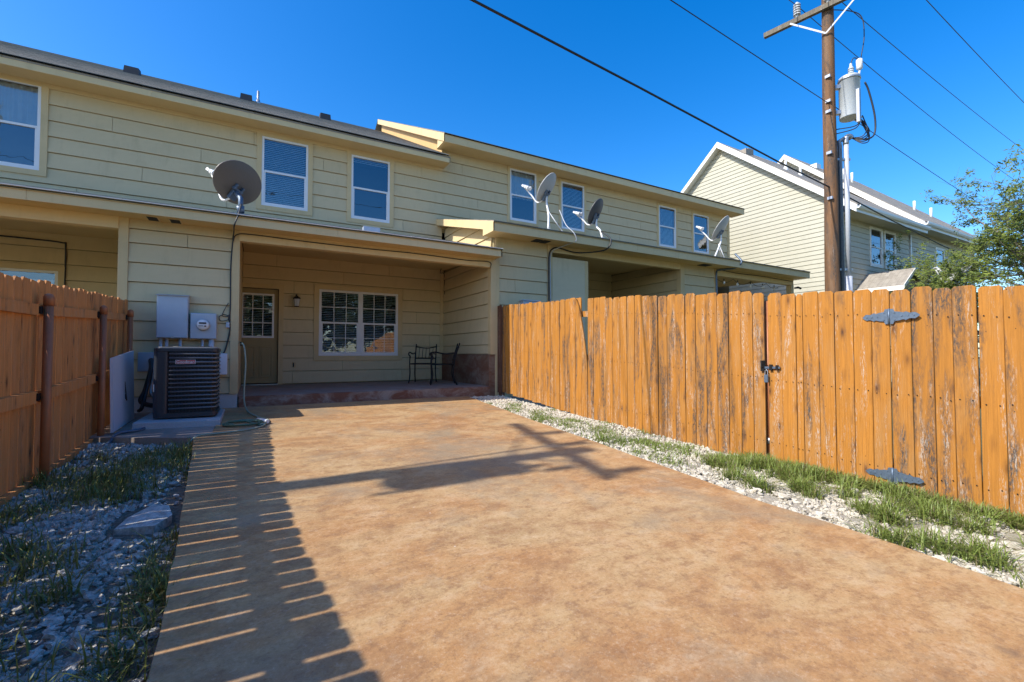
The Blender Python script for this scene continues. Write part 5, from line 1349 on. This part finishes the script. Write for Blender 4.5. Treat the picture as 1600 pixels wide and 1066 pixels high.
# ================================================================== UTILITY POLES AND LINES
def utility_pole(label, x, y, z0, zt, axd=(-.21, .978, 0), off=0.0):
    p = thing('utility_pole', label, 'utility pole', (x, y, z0))
    mb = MB(); n = 16
    mb.tube([(x + .012 * math.sin(k), y, z0 + (zt - z0) * k / n) for k in range(n + 1)], [.155 - .045 * k / n for k in range(n + 1)], 18); part('shaft', mb, M['pole'], p)
    axd = Vector(axd); side = Vector((axd.y, -axd.x, 0)); c = Vector((x, y, 8.87)) - side * .16 + axd * off
    mb = MB(); mb.obox(c, axd, side, (0, 0, 1), 1.25, .045, .055); part('crossarm', mb, M['grey_timber'], p)
    for sg in (-1, 1):
        mb = MB(); mb.bar(Vector((x, y, 8.28)) - side * .15, c + axd * .68 * sg - side * .05 - Vector((0, 0, .03)), .01, .035); part('brace', mb, M['pvc'], p)
    for L in (.55, -.05, -1.1):
        q = c + axd * L + Vector((0, 0, .055))
        mb = MB(); prof = [(.02, 0)]
        for k in range(5): prof += [(.03, .05 + .05 * k), (.062, .06 + .05 * k), (.055, .085 + .05 * k)]
        prof += [(.03, .31), (.02, .33)]
        mb.lathe([(a * 1.25, b * 1.1) for a, b in prof], q, n=14, smooth=False); part('insulator', mb, M['insul'], p, at=tuple(q))
    for z in (6.75, 6.52, 7.3, 5.6, 4.6):
        mb = MB(); mb.tube([(x - .16, y - .05, z), (x - .11, y - .05, z)], .02, 6); mb.box(x - .165, x - .13, y - .10, y, z - .03, z + .03); part('bolt', mb, M['steel'], p, at=(x, y, z))
    return p
def transformer(label, c, pole_xy):
    c = Vector(c); t = thing('transformer', label, 'transformer', tuple(c))
    mb = MB(); mb.lathe([(.185, 0), (.195, .02), (.195, .86), (.205, .865), (.205, .90), (.17, .93), (.05, .945)], c, n=28); part('tank', mb, M['tank'], t)
    mb = MB(); mb.lathe([(.208, .83), (.214, .835), (.214, .865), (.208, .87)], c, n=28); part('lid_band', mb, M['steel'], t)
    d = (Vector((pole_xy[0], pole_xy[1], c.z)) - c).normalized()
    mb = MB()
    for z in (.15, .72): mb.bar(c + d * .19 + Vector((0, 0, z)), c + d * .33 + Vector((0, 0, z)), .10, .08)
    part('hanger', mb, M['steel'], t)
    e = Vector((d.y, -d.x, 0)); s_ = c - d * .04 + Vector((0, 0, .93))
    mb = MB(); prof = [(.035, 0)]
    for k in range(4): prof += [(.035, .03 + .045 * k), (.058, .04 + .045 * k), (.05, .055 + .045 * k)]
    prof += [(.03, .23), (.02, .30)]
    mb.lathe(prof, s_, n=14, smooth=False); part('bushing', mb, M['tank'], t)
    ar = c - d * .21 + Vector((0, 0, 1.05))
    mb = MB(); mb.lathe([(.03, 0), (.06, .03), (.062, .22), (.03, .25)], ar + Vector((0, 0, .02)), n=14); mb.bar(ar, c - d * .17 + Vector((0, 0, .90)), .03, .03); part('lightning_arrester', mb, M['lnb'], t)
    mb = MB(); mb.tube(arc_pts([s_ + Vector((0, 0, .30)), s_ + Vector((0, 0, .42)) - d * .06, ar + Vector((0, 0, .25))], 5), .010, 6); part('jumper', mb, M['rubber'], t)
    mb = MB(); mb.box(c.x - .06, c.x - .0, c.y - .26, c.y - .19, c.z - .12, c.z + .50) if False else mb.obox(c + Vector((-.07, -.20, .18)), (1, 0, 0), (0, 1, 0), (0, 0, 1), .035, .03, .36); part('mounting_channel', mb, M['steel'], t)
    mb = MB()
    for k in range(3):
        q = c - d * .2 + e * (.07 * (k - 1)) + Vector((0, 0, -.02)); mb.tube([q + d * .06, q], .022, 8)
    part('secondary_bushing', mb, M['insul'], t)
    return t
PX, PYp = 11.05, 5.18
utility_pole('weathered brown utility pole with crossarm behind the right fence', PX, PYp, 0.1, 9.9)
transformer('pale grey transformer can hung on the utility pole', (PX + .31, PYp - .26, 6.38), (PX, PYp))
# left pole: stands outside the frame, its shadow crosses the patio
LPX, LPY = -6.55, 4.12
utility_pole('second utility pole with transformer standing left of the yard', LPX, LPY, 0.0, 8.98, (.22, .975, 0), .30)
transformer('transformer can on the second utility pole left of the yard', (LPX + .10, LPY - .27, 7.0), (LPX, LPY))
# riser pipes
rp = thing('riser_pipes', 'two vertical conduit risers on standoffs beside the utility pole', 'conduit', (PX + .25, PYp - .15, 0))
q1 = Vector((PX + .20, PYp - .10, 0)); q2 = Vector((PX + .32, PYp - .17, 0))
mb = MB(); mb.tube([q1, q1 + Vector((0, 0, 5.80))] + [q1 + Vector((-.03 + .08 * 0, 0, 5.9)), q1 + Vector((.08, -.05, 5.97))], .045, 12); part('riser', mb, M['bluesteel'], rp)
mb = MB(); mb.tube([q2, q2 + Vector((0, 0, 2.9))], .068, 12); part('sleeve', mb, M['pvc'], rp)
mb = MB(); mb.tube([q2 + Vector((0, 0, 2.8)), q2 + Vector((0, 0, 5.86))], .05, 12); part('riser', mb, M['pvc'], rp)
mb = MB(); mb.tube(arc_pts([q2 + Vector((0, 0, 5.84)), q2 + Vector((0, 0, 5.98)), q2 + Vector((.06, -.04, 6.02)), q2 + Vector((.11, -.06, 5.98))], 4), .058, 12); part('weatherhead', mb, M['steel'], rp)
for z in (5.5, 3.05, 1.8):
    mb = MB(); mb.bar(Vector((PX + .1, PYp - .05, z)), q2 + Vector((.07, -.04, z)), .05, .045); part('standoff', mb, M['steel'], rp)
# drop wires at the transformer
dw = thing('drop_wires', 'tangle of black drop wires looping below the transformer to the risers', 'wires', (PX + .4, PYp - .3, 6.2))
tb = Vector((PX + .42, PYp - .42, 6.40))
for k in range(5):
    ox = (rnd.uniform(-.06, .06), rnd.uniform(-.06, .06))
    mb = MB(); mb.tube(arc_pts([tb + Vector((ox[0], ox[1], 0)), tb + Vector((.14 + ox[0], -.08, -.25 - .06 * k)), tb + Vector((.02, -.02, -.45 - .04 * k)), q2 + Vector((.12, -.06, 5.99)), ], 7), .011, 6); part('wire', mb, M['rubber'], dw)
for k in range(2):
    mb = MB(); mb.tube(arc_pts([tb + Vector((.02 * k, 0, -.02)), tb + Vector((-.10, .05, -.22 - .05 * k)), Vector((PX + .14, PYp - .06, 6.18 - .1 * k))], 7), .011, 6); part('wire', mb, M['rubber'], dw)
mb = MB(); mb.tube(arc_pts([tb + Vector((.10, -.05, .75)), tb + Vector((.17, -.09, .55)), tb + Vector((.27, -.15, .0)), tb + Vector((.26, -.14, -.40)), tb + Vector((.08, -.05, -.52)), q2 + Vector((.12, -.06, 5.99))], 7), .018, 6); part('wire', mb, M['rubber'], dw)
mb = MB(); mb.tube(arc_pts([tb + Vector((.07, .0, 1.32)), tb + Vector((.16, -.03, 1.8)), tb + Vector((.14, 0, 2.25)), tb + Vector((-.05, .15, 2.42)), Vector((PX - .1, PYp, 8.85))], 7), .010, 6); part('wire', mb, M['rubber'], dw)

def line(label, pts, r, cat='power line'):
    mb = MB(); mb.tube(pts, r, 6, caps=True); return tag(part('power_line', mb, M['rubber']), label, cat)
axd = Vector((-.21, .978, 0)); side = Vector((.978, .21, 0))
cr = Vector((PX, PYp, 9.22)) - side * .16; cl = Vector((LPX, LPY, 9.22)) - side * .16
line('thin power line leaving the left insulator, lowest of three at upper right', sag(cr + axd * .55, (36, 6.75, 9.25), .25), .0085)
line('thin power line from the pole top, middle one of the three at upper right', sag(cr - axd * .05, (36, 6.5, 10.75), .15), .0085)
line('thin power line nearest the upper right corner of the sky', sag(cr - axd * 1.1, (36, 5.4, 10.8), .15), .0085)
for L, w_ in ((.55, 'far'), (-.05, 'middle'), (-1.1, 'near')):
    line('power line from the %s insulator of the crossarm leading left over the yard' % w_, sag(cl + Vector((.22, .975, 0)) * (L + .3), cr + axd * L, .2), .0085)
line('neutral line reaching the utility pole beside the transformer from the upper left', sag((LPX, LPY - .1, 6.72), (PX - .1, PYp - .05, 6.70), .03), .0085)
line('neutral line leaving the transformer toward the tree', sag((PX + .1, PYp - .05, 6.70), (36, 6.7, 6.85), .10), .0085)
line('thick telephone cable sloping down across the sky to the cream roof and tree', [(LPX, LPY, 5.52), (2.1, 4.613, 5.211), (4.84, 4.786, 5.105), (8.77, 5.036, 4.925), (PX - .13, PYp - .02, 4.86), (14.8, 5.41, 4.70), (18.75, 5.66, 4.588), (36, 6.7, 4.3)], .017, 'telephone cable')

# ================================================================== TREES
def tree(label, base, height, spread, seed, leaves, twig=1.0, m_leaf='leaf', lean=(0, 0)):
    r = random.Random(seed)
    root = thing('tree', label, 'tree', base)
    bx, by, bz_ = base
    trunk = MB(); br = MB(); lf = MB(); tips = []
    def grow(p, d, L, rad, depth):
        n = 5 if depth < 2 else 3
        pts = [p]; q = Vector(p); dd = Vector(d)
        for k in range(n):
            dd = (dd + Vector((r.uniform(-1, 1), r.uniform(-1, 1), r.uniform(-.6, .8))) * (.16 if depth < 2 else .30)).normalized()
            q = q + dd * (L / n); pts.append(q.copy())
        r1 = rad * (.62 if depth < 3 else .4)
        rs = [rad + (r1 - rad) * k / n for k in range(n + 1)]
        (trunk if depth < 1 else br).tube(pts, rs, 8 if depth < 2 else (5 if depth < 4 else 3), False)
        if depth >= 3: tips.extend(pts[1:])
        if depth >= 5 or L < .18: return
        kids = {0: 5, 1: 5, 2: 4, 3: 4, 4: 3}[depth]
        for k in range(kids):
            t = 1.0 if k == 0 else r.uniform(.35, .98)
            i = min(n - 1, int(t * n)); s0 = pts[i].lerp(pts[i + 1], t * n - i) if t < 1 else pts[-1]
            a = r.uniform(0, 6.283); tilt = r.uniform(.35, 1.0)
            o1 = dd.orthogonal().normalized(); o2 = dd.cross(o1)
            nd = (dd * math.cos(tilt) + (o1 * math.cos(a) + o2 * math.sin(a)) * math.sin(tilt))
            nd.x *= spread; nd.y *= spread; nd.z = nd.z * .9 + .08
            grow(s0, nd.normalized(), L * r.uniform(.58, .80), max(.004, r1 * r.uniform(.55, .8)), depth + 1)
    for k in range(3):
        a = k * 2.1 + r.uniform(0, .8)
        grow(Vector((bx, by, bz_ - .1)), Vector((math.cos(a) * .42 + lean[0], math.sin(a) * .42 + lean[1], 1)).normalized(), height * .34, height * .024, 0)
    part('trunk', trunk, M['bark'], root)
    o = part('branches', br, M['bark'], root)
    for k in range(leaves):
        if k % 7 == 0: hub = r.choice(tips)
        p = hub + Vector((r.gauss(0, .05), r.gauss(0, .05), r.gauss(0, .05)))
        s_ = r.uniform(.022, .045) * twig
        u = Vector((r.gauss(0, 1), r.gauss(0, 1), r.gauss(0, .6))).normalized(); v = u.orthogonal().normalized() * s_ * .42; u = u * s_
        lf.face([p - u, p + v, p + u, p - v])
    o = part('foliage', lf, M[m_leaf], root, kind='stuff')
    return root
tree('sparse spring tree with thin twigs at the right edge beyond the fence', (20.1, 3.6, 0.2), 8.6, 1.15, 5, 68000, 1.5, lean=(-.14, .05))
tree('leafy tree behind the photographer, reflected in the right half of the porch window', (7.6, -9.0, -0.2), 9.0, 1.1, 11, 26000, 4.2, 'leaf_dark')
tree('leafy tree behind the photographer, reflected in the left half of the porch window', (2.2, -10.5, -0.2), 9.5, 1.1, 23, 26000, 4.4, 'leaf_dark')

# ================================================================== GRAVEL, STONE, GRASS
ICO_V = []; ph = (1 + 5 ** .5) / 2
for a in (-1, 1):
    for b in (-ph, ph): ICO_V += [(0, a, b), (a, b, 0), (b, 0, a)]
def ico(sub):
    import bmesh
    bm = bmesh.new(); bmesh.ops.create_icosphere(bm, subdivisions=sub, radius=1.0)
    v = [tuple(q.co) for q in bm.verts]; f = [tuple(q.index for q in fa.verts) for fa in bm.faces]; bm.free(); return v, f
I1, I2 = ico(1), ico(2)
def rock_variants(base, n, seed, amp):
    out = []
    for k in range(n):
        vs = []
        for v in base[0]:
            q = Vector(v); d = 1 + amp * mnoise.noise(q * 1.1 + Vector((k * 7.7 + seed, 0, 0))) + amp * .5 * mnoise.noise(q * 2.6 + Vector((k * 3.1, seed, 0)))
            vs.append(q * d)
        out.append(vs)
    return out
V1, V2 = rock_variants(I1, 8, 1, .95), rock_variants(I2, 10, 3, 1.05)
def scatter_rocks(name, n, region, zf, size, m, seed, detail):
    r = random.Random(seed); verts = []; faces = []
    base, var = (I1, V1) if detail == 1 else (I2, V2)
    while n > 0:
        x, y = region(r)
        if x is None: continue
        n -= 1
        s_ = size(r, x, y); flat = r.uniform(.5, .85)
        A = Matrix.Rotation(r.uniform(0, 6.28), 3, 'Z') @ Matrix.Rotation(r.uniform(-.5, .5), 3, 'X') @ Matrix.Diagonal((s_ * r.uniform(.8, 1.5), s_ * r.uniform(.65, 1), s_ * flat))
        c = Vector((x, y, zf(x, y) + s_ * flat * r.uniform(.25, 1.1)))
        i = len(verts)
        for v in r.choice(var): verts.append(tuple(A @ v + c))
        faces += [(a + i, b + i, d + i) for a, b, d in base[1]]
    me = bpy.data.meshes.new(name); me.from_pydata(verts, [], faces); me.materials.append(m); me.update()
    o = bpy.data.objects.new(name, me); COL.objects.link(o); o['kind'] = 'stuff'
def bare(x, y, s): return mnoise.noise(Vector((x * 1.3, y * 1.3, s)))
def reg_left(y0, y1):
    def f(r):
        y = r.uniform(y0, y1); x = r.uniform(-1.56, lerp_tab(left_edge, y) - .015)
        if y > 6.05 and y > 6.62 - (x + 1.6) * .47 - .03: return None, None
        e = lerp_tab(left_edge, y) - x
        if e < .16 and r.random() < .75: return None, None
        if -.78 < x < -.42 and 3.52 < y < 4.1: return None, None
        if bare(x, y, 5) > .16 and r.random() < .7: return None, None
        return x, y
    return f
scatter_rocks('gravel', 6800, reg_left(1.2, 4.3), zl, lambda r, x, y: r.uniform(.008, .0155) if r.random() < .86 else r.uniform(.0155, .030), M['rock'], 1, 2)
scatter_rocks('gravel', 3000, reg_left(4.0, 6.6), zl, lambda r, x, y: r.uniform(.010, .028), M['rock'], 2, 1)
def reg_right(y0, y1):
    def f(r):
        y = r.uniform(y0, y1); x = r.uniform(lerp_tab(right_edge, y) + .012, rx(y) + .08)
        if bare(x * 1.4, y * 1.4, 9) > .12 and r.random() < .8: return None, None
        return x, y
    return f
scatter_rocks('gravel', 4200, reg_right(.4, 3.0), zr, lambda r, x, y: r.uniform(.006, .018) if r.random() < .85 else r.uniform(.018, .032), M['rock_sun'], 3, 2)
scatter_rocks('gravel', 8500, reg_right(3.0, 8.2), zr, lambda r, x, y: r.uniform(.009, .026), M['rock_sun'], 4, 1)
# one big flat stone
mb = MB(); poly = [(-.73, 3.66), (-.52, 3.60), (-.45, 3.74), (-.50, 3.98), (-.60, 4.07), (-.70, 3.86)]
zt_ = [.122, .128, .140, .142, .138, .128]
n = len(poly); c_ = Vector((-.59, 3.82, .150))
for k in range(n):
    a, b = (*poly[k], zt_[k]), (*poly[(k + 1) % n], zt_[(k + 1) % n])
    mb.face([a, b, tuple(c_)]); mb.face([a, (a[0] * 1.01, a[1], .04), (b[0] * 1.01, b[1], .04), b])
tag(part('flat_stone', mb, M['rock'], bevel=.006), 'large flat white stone lying in the gravel by the slab edge', 'stone')

def blades(name, n, region, zf, length, m, seed, lean=.5, width=.0035):
    r = random.Random(seed); verts = []; faces = []
    while n > 0:
        x, y = region(r)
        if x is None: continue
        n -= 1
        L = length(r, x, y); a = r.uniform(0, 6.283); ln = r.uniform(.1, lean); w_ = width * r.uniform(.7, 1.4)
        dx, dy = math.cos(a), math.sin(a); px, py = -dy * w_, dx * w_
        z = zf(x, y) - .005; i = len(verts)
        for t in (0, .4, .75, 1):
            o_ = L * ln * t * t; h = L * t * (1 - .35 * ln * t); k = (1, .9, .6, .0)[(0, .4, .75, 1).index(t)]
            if t < 1: verts += [(x + dx * o_ + px * k, y + dy * o_ + py * k, z + h), (x + dx * o_ - px * k, y + dy * o_ - py * k, z + h)]
            else: verts.append((x + dx * o_, y + dy * o_, z + h))
        faces += [(i, i + 1, i + 3, i + 2), (i + 2, i + 3, i + 5, i + 4), (i + 4, i + 5, i + 6)]
    me = bpy.data.meshes.new(name); me.from_pydata(verts, [], faces); me.materials.append(m); me.polygons.foreach_set('use_smooth', [True] * len(faces)); me.update()
    o = bpy.data.objects.new(name, me); COL.objects.link(o); o['kind'] = 'stuff'
def tufts(spots):
    tot = sum(s[3] for s in spots)
    def f(r):
        q = r.uniform(0, tot)
        for s_ in spots:
            q -= s_[3]
            if q <= 0: break
        x, y = r.gauss(s_[0], s_[2]), r.gauss(s_[1], s_[2] * 1.2)
        return x, y
    return f
gr = random.Random(77)
# right strip: thick near the gate and the near end, thin patches farther
sp = []
for k in range(46):
    y = gr.uniform(.3, 3.0); q = gr.random() ** 1.2
    x = rx(y) - .03 - q * (rx(y) - lerp_tab(right_edge, y) - .12) * (.75 if y > 1.5 else 1.0)
    sp.append((x, y, gr.uniform(.025, .065), gr.uniform(.4, 1.8)))
for k in range(34):
    y = gr.uniform(.3, 2.72); sp.append((rx(y) - gr.uniform(.03, .12), y, gr.uniform(.02, .05), gr.uniform(.5, 1.3)))
for k in range(40):
    y = gr.uniform(.5, 2.8); q = gr.random()
    sp.append((rx(y) - .05 - q * .5, y, gr.uniform(.02, .06), gr.uniform(.3, 1.0)))
def clampR(f):
    def g_(r):
        x, y = f(r)
        if x < lerp_tab(right_edge, y) + .005 or x > rx(y) - .012: return None, None
        return x, y
    return g_
blades('grass', 13500, clampR(tufts(sp)), zr, lambda r, x, y: r.uniform(.05, .20) * (1 if x < rx(y) - .15 else .72), M['grass'], 5, 1.6, .0034)
blades('dry_grass', 4200, clampR(tufts(sp)), zr, lambda r, x, y: r.uniform(.04, .17), M['grass_dry'], 6, 1.7, .0026)
sp2 = [(3.62 + .12 * k % .5, 3.2 + .19 * k, .09, .55) for k in range(22)] + [(3.75, 4.1, .13, 2.2), (3.95, 3.9, .10, 1.2), (4.1, 3.4, .08, 1), (4.3, 3.6, .10, 1.0), (4.45, 4.3, .10, .8), (3.95, 4.7, .10, .8), (3.85, 5.7, .10, 1.2), (4.1, 5.3, .08, .6), (4.4, 5.0, .08, .5), (3.6, 3.6, .05, .5), (4.4, 3.0, .1, 1.5), (4.2, 3.1, .1, 1.0), (4.35, 6.3, .05, .25)]
blades('grass', 8200, clampR(tufts(sp2)), zr, lambda r, x, y: r.uniform(.03, .085), M['grass'], 7, 1.0, .0036)
blades('dry_grass', 900, clampR(tufts(sp2)), zr, lambda r, x, y: r.uniform(.03, .07), M['grass_dry'], 17, 1.2, .003)
# left bed
spl = [(-.95, 4.55, .16, 3.2), (-1.05, 4.9, .12, 1.6), (-.85, 5.2, .10, 1.0), (-1.35, 4.2, .10, 1.2), (-1.25, 2.6, .10, 1.6), (-1.0, 2.45, .10, 1.2), (-.95, 3.3, .08, .9), (-.72, 2.05, .10, 1.2), (-.8, 2.9, .06, .5), (-1.15, 3.55, .06, .6), (-1.45, 5.0, .06, .8), (-.6, 1.9, .09, 1.1), (-1.3, 2.0, .1, .9), (-1.0, 1.7, .10, .8)]
for k in range(26):
    y = gr.uniform(1.4, 6.0); spl.append((lerp_tab(left_edge, y) - gr.uniform(.03, .14), y, gr.uniform(.03, .07), gr.uniform(.08, .36)))
for k in range(16):
    y = gr.uniform(4.9, 6.2); spl.append((gr.uniform(-1.4, -.6), y, .07, gr.uniform(.15, .4)))
def clampL(f):
    def g_(r):
        x, y = f(r)
        if x > lerp_tab(left_edge, y) + .02 or x < -1.55 or (y > 6.05 and y > 6.62 - (x + 1.6) * .47 - .03): return None, None
        return x, y
    return g_
blades('grass', 4600, clampL(tufts(spl)), zl, lambda r, x, y: r.uniform(.04, .19), M['grass_bed'], 8, 1.4, .0034)
blades('dry_grass', 5200, clampL(tufts(spl)), zl, lambda r, x, y: r.uniform(.03, .12), M['grass_dry'], 9, 1.8, .0026)
# straw and grit lying over both beds
blades('straw_litter', 1500, reg_left(1.3, 6.4), lambda x, y: zl(x, y) + .022, lambda r, x, y: r.uniform(.03, .10), M['grass_dry'], 31, 3.2, .0016)
blades('straw_litter', 1300, reg_right(.4, 6.5), lambda x, y: zr(x, y) + .018, lambda r, x, y: r.uniform(.03, .09), M['grass_dry'], 32, 3.2, .0016)
